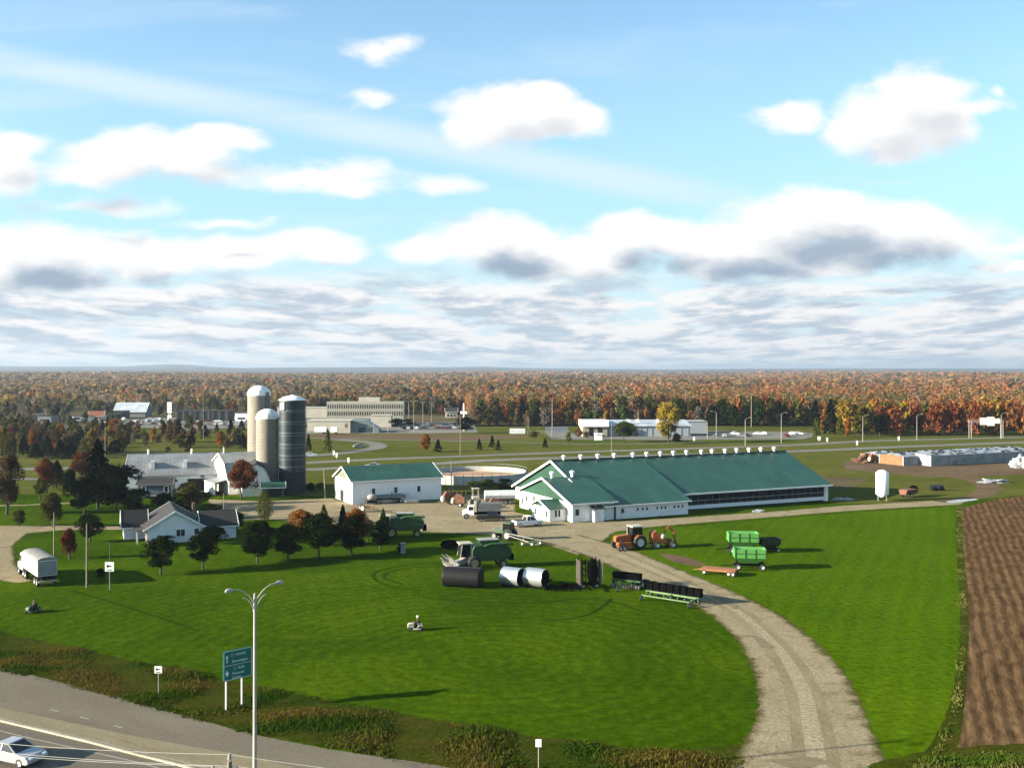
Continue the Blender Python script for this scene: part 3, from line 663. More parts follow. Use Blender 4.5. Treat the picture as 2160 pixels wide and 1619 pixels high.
# shrubs through the left town: one scattered band
fg={}
def ftree(px,D,wm,hm,kind,color,lab,name='forest_tree',grp='trees along the forest edge'):
    _ti[0]+=1; k=_ti[0]%3; m=CROWN[kind+'_far',k]
    o=bpy.data.objects.new(name,m); col.objects.link(o); setmat(o,LM[color]); x=(px-1080)/F*D
    o.location=(x,D,0); o.rotation_euler=(0,0,random.uniform(0,6.28)); o.scale=(wm,wm,hm); return tag(o,lab,'tree',grp)
rf=random.Random(3)
LAB={'rust':'rust orange tree in the front rows of the forest','yellow':'yellow tree in the front rows of the forest','olive':'olive green tree in the front rows of the forest',
 'brown':'brown tree in the front rows of the forest','spruce':'dark evergreen in the front rows of the forest','dark':'dark green broadleaf tree in the front rows of the forest','grey':'bare grey tree in the front rows of the forest','green':'fresh green tree in the front rows of the forest','orange':'orange tree in the front rows of the forest'}
def pick(px,rf):
    if px>1500: w=dict(rust=9,orange=2,yellow=2,olive=2.5,brown=1.2,spruce=1.2)
    elif px>950: w=dict(rust=3,brown=4,olive=3.5,spruce=2.6,yellow=.8,green=1,grey=1.5)
    else: w=dict(rust=2,brown=4,olive=3,spruce=2.2,grey=2.5,green=1)
    return rf.choices(list(w),list(w.values()))[0]
n=0
for row in range(4):
    px=640 if row<3 else 640
    while px<2230:
        if px>1740: D0=440
        elif px>1480: D0=510
        elif px>1000: D0=515
        else: D0=640
        D=D0+row*16+rf.uniform(-6,6); c=pick(px,rf)
        if row==0 and 1480<px<1760 : c=rf.choice(['dark','spruce','olive','brown'])
        h=rf.uniform(11,15.5) if px>1000 else rf.uniform(8,12)
        if px>1740: h=rf.uniform(12,16)
        if row==0 and px<1500: h*=.7
        w=h*rf.uniform(.6,.85)
        if 1770<px<1930 and row<3: c=rf.choice(['yellow','yellow','olive','rust'])
        ftree(px,D,w,h,'cone' if c=='spruce' else rf.choice(['round','oval']),c,LAB[c]); n+=1
        px+=w*.78*F/D*rf.uniform(.8,1.25)
rf=random.Random(9)
for i in range(190):       # trees between the houses on the left
    D=rf.uniform(500,900); px=rf.uniform(-40,640)
    if D<640 and 240<px<640: D+=160
    c=rf.choices(['brown','olive','grey','spruce','rust','green'],[4,4,3,2,1.5,1.5])[0]; h=rf.uniform(5,9)
    ftree(px,D,h*rf.uniform(.7,1.1),h,'cone' if c=='spruce' else rf.choice(['round','oval']),c,{'brown':'brown tree among the houses of the far town','olive':'olive green tree among the houses of the far town','grey':'bare grey tree among the houses of the far town','spruce':'dark evergreen among the houses of the far town','rust':'rust orange tree among the houses of the far town','green':'green tree among the houses of the far town'}[c],'town_tree','trees among the houses of the far town')
rf=random.Random(21)
for i in range(210):
    px=rf.uniform(-10,560) if i<150 else rf.uniform(-10,265); py=rf.uniform(903,962)
    if 255<px and py>945: continue
    cc_=rf.choices(['brown','olive','spruce','orange','grey'],[4,4,2,1.2,1.5])[0]; D=P(px,py).y; h=rf.uniform(2.4,6.2)*(1.2 if cc_!='grey' else .7)
    ftree(px,D,h*rf.uniform(.6,1.0),h,'cone' if cc_=='spruce' else rf.choice(['round','oval']),cc_,{'brown':'brown leaved shrub on the left meadow beyond the highway','olive':'olive green shrub on the left meadow beyond the highway','spruce':'small dark conifer on the left meadow beyond the highway','orange':'orange shrub on the left meadow beyond the highway','grey':'bare grey shrub on the left meadow beyond the highway'}[cc_],'meadow_shrub','shrubs on the left meadow')
tufts('rough_grass',[([(-60,1320),(150,1365),(300,1398),(450,1428),(600,1458),(750,1486),(900,1515),(1100,1548),(1300,1573),(1500,1585),(1580,1600),(1500,1700),(1200,1720),(960,1655),(800,1594),(540,1550),(400,1514),(200,1460),(-60,1400)],15000,.12,.38)],leafmat('rough_grass_blades',(.036,.086,.004),(.135,.105,.020),.3),2,'rough tufted grass on the bank beside the near highway')
tufts('margin_grass',[([(2018,1066),(2028,1066),(2036,1200),(2040,1300),(2036,1400),(2022,1490),(1990,1580),(1930,1660),(1900,1640),(1980,1570),(2010,1490),(2022,1400),(2026,1300),(2020,1200)],900,.10,.26),([(1880,1640),(2010,1590),(2160,1585),(2300,1640),(2100,1680)],1500,.15,.4)],leafmat('margin_grass_blades',(.06,.095,.008),(.15,.14,.035),.3),3,'pale rough grass along the edge of the ploughed field')
# the deep forest: nobody could count it
def forest(name,count_scale,seed):
    rg=np.random.default_rng(seed); Vs=[];Cs=[]
    D=540.
    cols=np.array([(.30,.115,.038),(.27,.10,.035),(.17,.115,.058),(.105,.10,.030),(.022,.036,.017),(.15,.13,.10),(.26,.17,.035),(.21,.13,.06)])
    while D<5200:
        sp=7.5*(D/540)**.80
        n=int(1.22*D/sp)
        x=(np.arange(n)/n-.5)*1.22*D*1.0+rg.normal(0,sp*.3,n); y=D+rg.uniform(-.5,.5,n)*sp
        px=1080+F*x/y
        keep=(px>990)|(y>700)
        keep&=~((px>1480)&(px<1760)&(y<560))
        dens=np.array([mnoise.noise(Vector((a*.004,b*.004,3.3))) for a,b in zip(x,y)])
        keep&=(dens>-.45)|(px>1400)
        left=(px<650)
        keep&=~(left&(y<900)&(rg.random(n)<.6))
        x,y,px=x[keep],y[keep],px[keep]; n=len(x)
        h=rg.uniform(9,15,n)*np.where(px<950,.8,1.0)*(1+.25*(sp/7.5-1)*.15); w=sp*rg.uniform(.75,1.15,n)
        zn=np.array([mnoise.noise(Vector((a*.0009,b*.0006,7.7))) for a,b in zip(x,y)]); gz=np.clip((y-700)/2200,0,1)*(5+14*zn)
        gz=np.minimum(gz,25-h+6*zn)
        grove=np.array([mnoise.noise(Vector((a*.0035,b*.0016,9.1))) for a,b in zip(x,y)])
        hue=np.array([mnoise.fractal(Vector((a*.007,b*.0045,1.3)),1,2,3) for a,b in zip(x,y)])*1.6
        fr=np.clip(px/2160,0,1)
        pr=np.stack([1.6*fr+hue,1.2*fr+hue*.8,1.2-.5*fr+0*hue,1.1-.4*fr-hue*.6,.75-.25*fr-hue*1.2,1.4-1.3*fr+0*hue,.3+0*hue,.8+0*hue],1).clip(.03,9)
        pr[:,4]+=np.clip(grove-.12,0,1)*9; pr[:,3]+=np.clip(-grove-.15,0,1)*6
        pr/=pr.sum(1)[:,None]; ci=(pr.cumsum(1)>rg.random((n,1))).argmax(1)
        base=cols[ci]*rg.uniform(.85,1.15,(n,1))*.70*.98+np.array([.20,.115,.055])*.28*.95
        q=80 if D<850 else (34 if D<1700 else 14)
        d=rg.normal(size=(n,q,3)); d/=np.linalg.norm(d,axis=2)[...,None]; d[...,2]=np.where(d[...,2]<-.5,-d[...,2],d[...,2])
        rad=rg.uniform(.6,1.08,(n,q,1))
        cen=np.stack([x,y,gz+h*.58],1)[:,None,:]
        con=(ci==4)[:,None]
        sc=np.stack([w*.5,w*.5,h*.45],1)[:,None,:]
        dd=d*rad; 
        dd[...,0]=np.where(con,dd[...,0]*(1-dd[...,2])*.6,dd[...,0]); dd[...,1]=np.where(con,dd[...,1]*(1-dd[...,2])*.6,dd[...,1])
        p=(cen+dd*sc).reshape(-1,3)
        m=len(p); nr=rg.normal(size=(m,3))*.28+d.reshape(-1,3); nr/=np.linalg.norm(nr,axis=1)[:,None]
        tx=np.cross(nr,rg.normal(size=(m,3))); tx/=np.linalg.norm(tx,axis=1)[:,None]; ty=np.cross(nr,tx)
        s=(np.repeat(w,q)*{80:.105,34:.165,14:.27}[q]*rg.uniform(.6,1.2,m))[:,None]
        V=np.concatenate([p-tx*s,p-ty*s*.8,p+tx*s,p+ty*s*.8]).reshape(4,m,3).transpose(1,0,2).reshape(-1,3)
        Vs.append(V); Cs.append(np.repeat(np.repeat(base,q,axis=0)*rg.uniform(.8,1.2,(m,1)),4,axis=0))
        D+=sp*.95
    V=np.concatenate(Vs); C_=np.concatenate(Cs)
    m,nt,b=newmat('autumn_forest'); nt.nodes.remove(b)
    at=N(nt,'ShaderNodeAttribute',attribute_name='leaf'); df=N(nt,'ShaderNodeBsdfDiffuse'); L(nt,at.outputs['Color'],df.inputs[0]); tr_=N(nt,'ShaderNodeBsdfTranslucent'); L(nt,at.outputs['Color'],tr_.inputs[0]); mx=N(nt,'ShaderNodeMixShader'); mx.inputs[0].default_value=.4; L(nt,df.outputs[0],mx.inputs[1]); L(nt,tr_.outputs[0],mx.inputs[2]); L(nt,mx.outputs[0],nt.nodes['Material Output'].inputs[0])
    me=quadmesh(name,V,None,m); a=me.attributes.new('leaf','FLOAT_COLOR','POINT'); a.data.foreach_set('color',np.concatenate([C_,np.ones((len(C_),1))],1).astype(np.float32).ravel())
    o=bpy.data.objects.new(name,me); col.objects.link(o); o['kind']='stuff'; o['label']='autumn forest stretching to the horizon'; o['category']='forest'
    print('forest quads',len(V)//4)
forest('forest',1,4)
# hills along the horizon
hm,nth,bh=newmat('wooded_hills')
hn=noise(nth,worldco(nth,(1,.4,1)),.004,6,.7); L(nth,ramp(nth,hn,[(.3,(.020,.028,.022)),(.5,(.05,.036,.024)),(.7,(.014,.024,.020))]),bh.inputs['Base Color']); bh.inputs['Roughness'].default_value=1; bh.inputs['Specular IOR Level'].default_value=0
def hills():
    m=MB(); nx,ny=260,26; vs=[]
    for j in range(ny):
        for i in range(nx):
            x=-7500+15000*i/(nx-1); y=5000+8000*j/(ny-1); t=j/(ny-1)
            px=1080+F*x/y
            n=mnoise.fractal(Vector((x*.00045,y*.0003,2)),1,2,5)
            z=t**1.5*(44+40*max(0,1-(px+100)/1500)) + n*16*t + 8*t
            z+=34*math.exp(-((px-370)/75)**2)*t**2+16*math.exp(-((px-1010)/70)**2)*t**2
            vs.append((x,y,max(z,-1)+10*min(1,t*4)-1.0))
    m.add(vs,[(j*nx+i,j*nx+i+1,(j+1)*nx+i+1,(j+1)*nx+i) for j in range(ny-1) for i in range(nx-1)],True)
    o=m.build('hills',hm); o['kind']='structure'
hills()
# ================================================================ buildings
wsid=siding('white_siding',(.74,.74,.72),'z',.28); wrib=siding('white_ribbed_metal',(.72,.73,.72),'x',.35,.03)
trim=plain('white_trim',(.78,.77,.73),.5,var=.12); dtrim=plain('grey_trim',(.30,.31,.32),.5)
groof=metalroof('green_metal_roof',(.022,.098,.060),.9,(.031,.120,.074)); gclad=metalroof('green_gable_cladding',(.026,.085,.050),.5)
glass,ntg,bgl=newmat('window_glass'); bgl.inputs['Base Color'].default_value=(.02,.03,.035,1); bgl.inputs['Roughness'].default_value=.08; bgl.inputs['Specular IOR Level'].default_value=.6
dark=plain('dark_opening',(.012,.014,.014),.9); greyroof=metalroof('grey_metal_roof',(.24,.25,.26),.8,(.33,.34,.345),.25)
shingle=plain('dark_shingle',(.026,.024,.023),.9,var=.35,scale=3); brick=plain('tan_brick',(.36,.22,.14),.9,var=.35,scale=4)
conc=plain('concrete_grey',(.34,.34,.32),.9,var=.3,scale=.5); conc2=plain('bunker_concrete',(.40,.41,.40),.9,var=.35,scale=.35)
doorm=plain('door_paint',(.60,.61,.60),.5)
def win_f(par,x,z,w,h,y=0,fr=None,name='window',t=.10,gl=None):
    m=MB(); a,b=x-w/2,x+w/2
    m.box(a-t,b+t,y-.07,y+.03,z+h,z+h+t); m.box(a-t,b+t,y-.09,y+.03,z-t,z); m.box(a-t,a,y-.07,y+.03,z,z+h); m.box(b,b+t,y-.07,y+.03,z,z+h); 
    if w>.9: m.box(x-.03,x+.03,y-.05,y+.03,z,z+h)
    o=m.build(name,fr or trim,par); MB().box(a,b,y-.03,y+.02,z,z+h).build('pane',gl or glass,o); return o
def win_g(par,yy,z,w,h,x=0,fr=None,name='window',t=.10,gl=None):
    m=MB(); a,b=yy-w/2,yy+w/2
    m.box(x-.07,x+.03,a-t,b+t,z+h,z+h+t); m.box(x-.09,x+.03,a-t,b+t,z-t,z); m.box(x-.07,x+.03,a-t,a,z,z+h); m.box(x-.07,x+.03,b,b+t,z,z+h)
    o=m.build(name,fr or trim,par); MB().box(x-.03,x+.02,a,b,z,z+h).build('pane',gl or glass,o); return o
def gable(par,L_,W_,he,hr,wall,roof,x0=0,y0=0,ov=.45,gmat=None,along='x',tr=None,thick=.12,ends=True):
    """gabled block; ridge along local x (or y)"""
    tr=tr or trim
    def q(x,y,z): return (x0+x,y0+y,z) if along=='x' else (x0+y,y0+x,z)
    sgn=1
    w=MB()
    w.add([q(0,0,0),q(L_,0,0),q(L_,0,he),q(0,0,he),q(0,W_,0),q(L_,W_,0),q(L_,W_,he),q(0,W_,he)],[(0,1,2,3),(5,4,7,6),(4,0,3,7),(1,5,6,2)])
    w.build('wall',wall,par)
    for x in (0,L_): g=MB(); g.add([q(x,0,he),q(x,W_,he),q(x,W_/2,hr)],[(0,1,2)]); g.build('gable_wall' ,gmat or wall,par)
    sl=(hr-he)/(W_/2); r=MB(); e=.03
    for s in (0,1):
        ye=-ov if s==0 else W_+ov; zz=he-sl*ov
        r.slab([q(-ov,ye,zz+e),q(L_+ov,ye,zz+e),q(L_+ov,W_/2,hr+e),q(-ov,W_/2,hr+e)],thick)
    ro=r.build('roof',roof,par)
    f=MB()
    for x in (-ov-.03,L_+ov+.03):
        for s in (0,1):
            ye=-ov if s==0 else W_+ov
            f.bar(q(x,ye,he-sl*ov-.08),q(x,W_/2,hr-.06),.10,.24)
    f.bar(q(-ov,-ov-.06,he-sl*ov-.06),q(L_+ov,-ov-.06,he-sl*ov-.06),.10,.16); f.bar(q(-ov,W_+ov+.06,he-sl*ov-.06),q(L_+ov,W_+ov+.06,he-sl*ov-.06),.10,.16)
    f.build('fascia',tr,par); return ro
def vent_mb(s=1.0):
    m=MB(); m.cyl((0,0,-.5*s),(0,0,.55*s),.34*s,n=14); m.cyl((0,0,.55*s),(0,0,.9*s),.62*s,.62*s,n=14); m.cyl((0,0,.9*s),(0,0,1.1*s),.62*s,.25*s,n=14); return m
# ---- the big green roofed barn
BA=R(24.9); ub=Vector((math.cos(BA),math.sin(BA),0)); nb=Vector((-math.sin(BA),math.cos(BA),0)); BO=Vector((11.2,184.8,0))
barn=T('dairy_barn','long white barn with a green metal roof and a row of ridge vents','barn',BO,BA)
oR,oL,zR,zE1,zE2,tE,tG,tL=18.2,4.0,9.7,2.85,3.95,64.8,5.4,25.8
W1=2*oR
w=MB()
w.box(8.9,tL,0,.15,0,zE1-.05); w.box(tG,tG+.15,-.0,W1,0,zE1); w.box(tG,tL,W1-.15,W1,0,zE1-.05)
w.add([(tG,0,zE1),(tG,W1,zE1),(tG,oR,zR)],[(0,1,2)]) if False else None
w.box(tL-.15,tL,.15,oL,0,zE1-.1); w.build('wall',wsid,barn)
sl1=(zR-zE1)/oR; sl2=(zR-zE2)/(oR-oL)
g=MB(); g.add([(tG-.02,-.2,zE1-.2),(tG-.02,W1+.2,zE1-.2),(tG-.02,oR,zR-.1)],[(0,1,2)]); g.build('gable_cladding',gclad,barn)
g=MB(); g.add([(tL,0,zE1-.1),(tL,oL,zE2),(tL,oR,zR-.05)],[(0,1,2)]); g.add([(tE,oL,zE2),(tE,W1-oL,zE2),(tE,oR,zR)],[(0,1,2)]); g.build('gable_wall',wsid,barn)
r=MB()
r.slab([(tG-.6,-.6,zE1-sl1*.6+.05),(tL+.5,-.6,zE1-sl1*.6+.05),(tL+.5,oR,zR+.05),(tG-.6,oR,zR+.05)],.14)
r.slab([(tG-.6,W1+.6,zE1-sl1*.6+.05),(tL+.5,W1+.6,zE1-sl1*.6+.05),(tL+.5,oR,zR+.05),(tG-.6,oR,zR+.05)],.14)
r.slab([(tL+.5,oL-1.0,zE2-sl2*1.0),(tE+.6,oL-1.0,zE2-sl2*1.0),(tE+.6,oR,zR+.02),(tL+.5,oR,zR+.02)],.14)
r.slab([(tL+.5,W1-oL+1.0,zE2-sl2*1.0),(tE+.6,W1-oL+1.0,zE2-sl2*1.0),(tE+.6,oR,zR+.02),(tL+.5,oR,zR+.02)],.14)
roof=r.build('roof',groof,barn)
c=MB(); c.bar((tG-.6,oR,zR+.12),(tE+.6,oR,zR+.12),.5,.12); c.build('ridge_cap',plain('dark_green_cap',(.02,.05,.04),.6),barn)
f=MB(); z6=zE1-sl1*.6
for s in (-1,1):
    f.bar((tG-.66,oR+s*(oR+.6),z6-.02),(tG-.66,oR,zR-.0),.14,.38)
f.bar((tG-.6,-.68,z6-.02),(tL+.5,-.68,z6-.02),.10,.20)
f.bar((tL+.6,oL-1.08,zE2-sl2-.12),(tE+.6,oL-1.08,zE2-sl2-.12),.12,.30); f.build('fascia',trim,barn)
# long curtain-sided wall
lw=MB(); lw.box(tL,tE,oL-.1,oL+.1,.25,1.0); lw.build('base_wall',wrib,barn)
lw=MB(); lw.box(tL,tE,oL-.12,oL+.08,1.82,1.98); lw.box(tL,tE,oL-.14,oL+.10,3.05,3.5); lw.build('rail',dtrim,barn)
lw=MB(); n=22
for i in range(n+1):
    x=tL+.2+(tE-tL-1.2)*i/n; lw.box(x-.07,x+.07,oL-.02,oL+.12,1.0,3.05)
lw.build('wall_posts',plain('weathered_post',(.16,.15,.12),.8),barn)
lw=MB(); lw.box(tL,tE-.6,oL+.13,oL+.18,.6,3.1); lw.build('interior_shade',dark,barn)  # dark sheet behind the rails, standing in for the shaded barn interior
lw=MB(); lw.box(tE-.9,tE+.1,oL-.18,oL+.3,.0,3.3); lw.build('corner_panel',wsid,barn)
lw=MB(); lw.box(tE-.1,tE,oL+.3,W1-oL,0,zE2); lw.box(tL,tE-.1,W1-oL-.1,W1-oL,0,3.2); lw.build('end_wall',wsid,barn)
v0=vent_mb(.78).build('roof_vent',trim,barn)
def t_at(px,o,):
    k=(px-1080)/F; b0=BO+nb*o; return (k*b0.y-b0.x)/(ub.x-k*ub.y)
for i,px in enumerate([1189,1225,1261,1295.5,1335,1364,1393,1420.5,1448,1479.5,1502,1529.5,1554,1580,1605,1633]):
    v=v0 if i==0 else v0.copy()
    if i: col.objects.link(v); v.parent=barn
    v.location=(t_at(px,oR),oR,zR+.25)
# annex in front: gable to the left
aR,zA,zE3=11.4,7.1,3.55; WA=22.8; aL=9.0; sl3=(zA-zE3)/aR
w=MB(); w.box(0,aL,0,.15,0,zE3); w.box(0,.15,.15,WA,0,zE3); w.box(0,tG,WA-.15,WA,0,zE3); w.box(aL-.15,aL,.15,1.0,0,zE3); w.build('annex_wall',wsid,barn)
g=MB(); g.add([(-.02,-.1,zE3-.05),(-.02,WA+.1,zE3-.05),(-.02,aR,zA-.05)],[(0,1,2)]); g.build('annex_gable_cladding',gclad,barn)
g=MB(); g.add([(aL,0,zE3-.9),(aL,0,zE3),(aL,aR,zA),(aL,aR,zA-1)],[(0,1,2,3)]); g.build('annex_side_wall',wsid,barn)
r=MB(); r.slab([(-.6,-.6,zE3-sl3*.6+.06),(aL+.5,-.6,zE3-sl3*.6+.06),(aL+.5,aR,zA+.06),(-.6,aR,zA+.06)],.14)
r.slab([(-.6,WA+.6,zE3-sl3*.6+.06),(tG,WA+.6,zE3-sl3*.6+.06),(tG,aR,zA+.06),(-.6,aR,zA+.06)],.14); r.build('annex_roof',groof,barn)
f=MB()
for s in (-1,1): f.bar((-.66,aR+s*(aR+.6),zE3-sl3*.6-.0),(-.66,aR,zA+.02),.14,.34)
f.bar((-.6,-.68,zE3-sl3*.6),(aL+.5,-.68,zE3-sl3*.6),.10,.22); f.build('annex_fascia',trim,barn)
for px in (1164,1207):
    v=v0.copy(); col.objects.link(v); v.parent=barn; v.location=(t_at(px,aR),aR,zA+.3); v.scale=(1.1,1.1,1.1)
win_f(barn,1.0,1.2,.8,1.2); win_f(barn,-1.6+0,.9,.01,.01,y=5) if False else None
for i,x in enumerate([14.2,15.3,16.3,18.6,19.6,20.5,22.6,23.5,24.5]): win_f(barn,x,1.35,.42,.55,t=.07)
d_=MB(); d_.box(7.0,8.7,-.06,.0,0,3.0); d_.build('sliding_door',doorm,barn)
d_=MB(); d_.box(10.3,11.3,-.06,.0,0,2.1); o=d_.build('door',doorm,barn); MB().box(10.5,11.1,-.09,-.05,1.1,1.9).build('pane',glass,o)
d_=MB(); d_.box(8.98,9.25,-.25,.02,0,2.9); d_.build('downspout',plain('dark_pipe',(.05,.06,.06),.6),barn)
for y,z,w_,h_ in [(4.2,.5,.7,.8),(13.5,.8,.7,1.2),(16,1.6,.9,1.5),(19.5,1.7,.8,1.0),(21.5,.8,.8,1.3)]: win_g(barn,y,z,w_,h_)
d_=MB(); d_.box(-.06,0,10.2,11.2,0,2.1); d_.build('side_door',doorm,barn)
# entrance hut on the annex wall
d_=MB(); d_.box(3.9,5.9,-1.5,0,0,2.35); o=d_.build('entrance_hut',wsid,barn); d_=MB(); d_.slab([(3.7,-1.75,2.45),(6.1,-1.75,2.45),(6.1,0,2.95),(3.7,0,2.95)],.1); d_.build('hut_roof',shingle,o); d_=MB(); d_.box(4.3,5.2,-1.55,-1.49,.05,2.0); d_.build('hut_door',doorm,o)
# porch at the left corner
pw,pl,ph,pr=7.4,3.5,2.5,3.7; y0=2.4
w=MB(); w.box(-pl,0,y0,y0+.12,0,ph); w.box(-pl,-pl+.12,y0+.12,y0+pw,0,ph); w.box(-pl,0,y0+pw-.12,y0+pw,0,ph); w.build('porch_wall',wsid,barn)
g=MB(); g.add([(-pl-.01,y0,ph),(-pl-.01,y0+pw,ph),(-pl-.01,y0+pw/2,pr)],[(0,1,2)]); g.build('porch_gable_cladding',gclad,barn)
s4=(pr-ph)/(pw/2); r=MB()
r.slab([(-pl-.5,y0-.5,ph-s4*.5+.05),(0,y0-.5,ph-s4*.5+.05),(0,y0+pw/2,pr+.05),(-pl-.5,y0+pw/2,pr+.05)],.1)
r.slab([(-pl-.5,y0+pw+.5,ph-s4*.5+.05),(0,y0+pw+.5,ph-s4*.5+.05),(0,y0+pw/2,pr+.05),(-pl-.5,y0+pw/2,pr+.05)],.1); r.build('porch_roof',groof,barn)
f=MB()
for s in (-1,1): f.bar((-pl-.55,y0+pw/2+s*(pw/2+.5),ph-s4*.5),(-pl-.55,y0+pw/2,pr),.1,.24)
f.build('porch_fascia',trim,barn)
for x in (-2.2,-1.5): win_f(barn,x,.8,.45,1.3,y=y0)
for y in (y0+1.2,y0+5.8): win_g(barn,y,.7,.7,1.2,x=-pl)
d_=MB(); d_.box(-pl-.06,-pl,y0+3.2,y0+4.1,0,2.05); d_.build('porch_door',doorm,barn)
# ---- white shed with green roof
sp=P(743,1063.5); shed=T('machine_shed','white shed with a green roof and an open dark doorway, left of the yard','shed',sp,R(27))
gable(shed,20.3,12.2,5.0,7.5,wrib,groof,gmat=plain('gable_tan_green',(.20,.22,.14),.8,var=.3,scale=3))
for x in (4.7,9.7,15.0): win_f(shed,x,1.9,.75,1.25,t=.06)
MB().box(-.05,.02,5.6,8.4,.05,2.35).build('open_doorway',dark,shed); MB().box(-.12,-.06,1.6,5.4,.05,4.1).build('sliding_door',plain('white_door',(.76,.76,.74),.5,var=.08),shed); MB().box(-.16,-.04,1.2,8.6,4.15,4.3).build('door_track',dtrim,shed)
# ---- bungalow
hp=P(310,1147.5); hs=T('bungalow','white bungalow with dark shingle roofs at the left of the lawn','house',hp,R(23))
gable(hs,12,8.8,2.6,5.2,wsid,shingle,along='y',ov=.5)
gable(hs,5.4,7.4,2.3,4.3,wsid,shingle,x0=8.8,y0=1.2,ov=.4)
gable(hs,3.4,5.0,2.4,4.6,wsid,shingle,x0=-3.3,y0=6.2,ov=.45)
win_f(hs,5.2,1.0,1.3,1.1); win_f(hs,8.0-.3,1.2,.7,.9); win_f(hs,10.6,.9,.7,.9,y=1.2); win_f(hs,11.9,.9,.7,.9,y=1.2)
MB().box(-.06,-.01,.3,4.9,.1,2.2).build('brick_wall',brick,hs); win_g(hs,2.6,.9,1.4,1.0,x=-.06); win_g(hs,8.7,1.0,1.8,1.0,x=-3.3)
for y in (.6,2.6,4.9): MB().box(-1.5,-1.34,y,y+.16,0,2.15).build('porch_post',trim,hs)
m=MB(); m.slab([(-1.8,.2,2.15),(-.55,.2,2.35),(-.55,5.3,2.35),(-1.8,5.3,2.15)],.1); m.build('porch_roof',shingle,hs)
m=MB(); m.box(7.7,8.2,7.5,8.0,3.6,5.4); m.build('chimney',brick,hs)
# ---- gambrel barns
def gambrel(par,L_,W_,he,kk,hk,hr,wall,roof,along='x',ov=.35,tr=None):
    def q(x,y,z): return (x,y,z) if along=='x' else (y,x,z)
    w=MB(); w.add([q(0,0,0),q(L_,0,0),q(L_,0,he),q(0,0,he),q(0,W_,0),q(L_,W_,0),q(L_,W_,he),q(0,W_,he)],[(0,1,2,3),(5,4,7,6)])
    for x in (0,L_): w.add([q(x,0,0),q(x,0,he),q(x,kk,hk),q(x,W_/2,hr),q(x,W_-kk,hk),q(x,W_,he),q(x,W_,0)],[(0,1,2,3,4,5,6)])
    w.build('wall',wall,par); e=.05; r=MB()
    for s in (0,1):
        Y=lambda y: y if s==0 else W_-y
        r.slab([q(-ov,Y(-.35),he-.35),q(L_+ov,Y(-.35),he-.35),q(L_+ov,Y(kk),hk+e),q(-ov,Y(kk),hk+e)],.1)
        r.slab([q(-ov,Y(kk),hk+e),q(L_+ov,Y(kk),hk+e),q(L_+ov,W_/2,hr+e),q(-ov,W_/2,hr+e)],.1)
    r.build('roof',roof,par)
    f=MB()
    for x in (-ov-.04,L_+ov+.04):
        for s in (0,1):
            Y=lambda y: y if s==0 else W_-y
            f.bar(q(x,Y(-.35),he-.4),q(x,Y(kk),hk-.03),.08,.2); f.bar(q(x,Y(kk),hk-.03),q(x,W_/2,hr-.03),.08,.2)
    f.build('fascia',tr or trim,par)
wwood=siding('white_barn_boards',(.76,.75,.70),'x',.3,.02,(.40,.38,.33))
A=XD(266,229); ga=T('gambrel_barn','long old barn with a weathered grey gambrel roof left of the silos','barn',(A.x,229,0),R(13))
gambrel(ga,20.5,10.5,4.2,2.6,7.0,8.5,wwood,greyroof)
for x in (5.6,12.8):
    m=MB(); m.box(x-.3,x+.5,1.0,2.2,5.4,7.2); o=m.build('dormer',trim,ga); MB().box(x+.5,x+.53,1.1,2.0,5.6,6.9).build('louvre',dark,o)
for x in (4.2,14.0):
    m=MB(); m.cyl((x,5.25,8.3),(x,5.25,9.4),.22,n=10); m.cyl((x,5.25,9.4),(x,5.25,9.6),.32,.1,n=10); m.build('roof_vent',trim,ga)
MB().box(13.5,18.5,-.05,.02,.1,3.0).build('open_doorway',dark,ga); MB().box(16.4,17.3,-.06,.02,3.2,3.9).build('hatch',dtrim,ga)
gb=T('gambrel_barn','white gambrel gable barn catching the sun behind the red maple','barn',(-64.3,226,0),R(33))
gambrel(gb,11,14,3.6,2.4,7.0,9.0,wwood,metalroof('pale_grey_roof',(.40,.39,.35),.8,(.5,.49,.44),.2))
m=MB(); m.box(-.05,0,6.2,7.6,4.6,6.6); m.build('hay_door',doorm,gb)
m=MB(); m.bar((-.05,8.5,0),(-.05,8.5,7.6),.14); m.build('pipe',dtrim,gb)
m=MB(); m.cyl((1,7,8.8),(1,7,10.3),.2,.12,n=8); m.build('roof_vent',trim,gb)
m=MB(); m.slab([(-3,1,2.7),(0,1,3.4),(0,12,3.4),(-3,12,2.7)],.12); o=m.build('lean_to_roof',greyroof,gb); m=MB(); m.box(-2.9,-2.75,1.2,9,.0,2.7); m.build('lean_to_wall',wwood,o)
gc=T('gambrel_barn','small pale gambrel gable with a dark roof edge in front of the short silo','barn',(-60.4,222.6,0),R(18))
gambrel(gc,9,6.4,3.2,1.2,6.2,7.5,wwood,shingle,along='y',tr=shingle); win_f(gc,3.0,4.6,.7,1.0,fr=dtrim)
gl_=T('feed_room','low shed with a green roof at the foot of the silos','shed',(-55.3,220.6,0),R(14))
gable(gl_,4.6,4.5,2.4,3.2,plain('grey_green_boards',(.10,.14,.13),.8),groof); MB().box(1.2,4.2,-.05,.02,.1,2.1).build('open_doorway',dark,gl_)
bc=T('cottage','blue grey cottage with white framed windows in front of the long barn','house',(-83.0,221,0),R(8))
gable(bc,7.0,5.0,3.1,4.2,siding('blue_grey_siding',(.065,.105,.125),'z',.2),shingle,tr=dtrim)
for x in (1.2,6.0): win_f(bc,x,1.0,.75,1.4,t=.14)
m=MB(); m.box(.3,6.8,-1.6,0,.35,.5)
for x in (.4,2.5,4.6,6.7): m.box(x-.06,x+.06,-1.6,-1.48,.5,1.4)
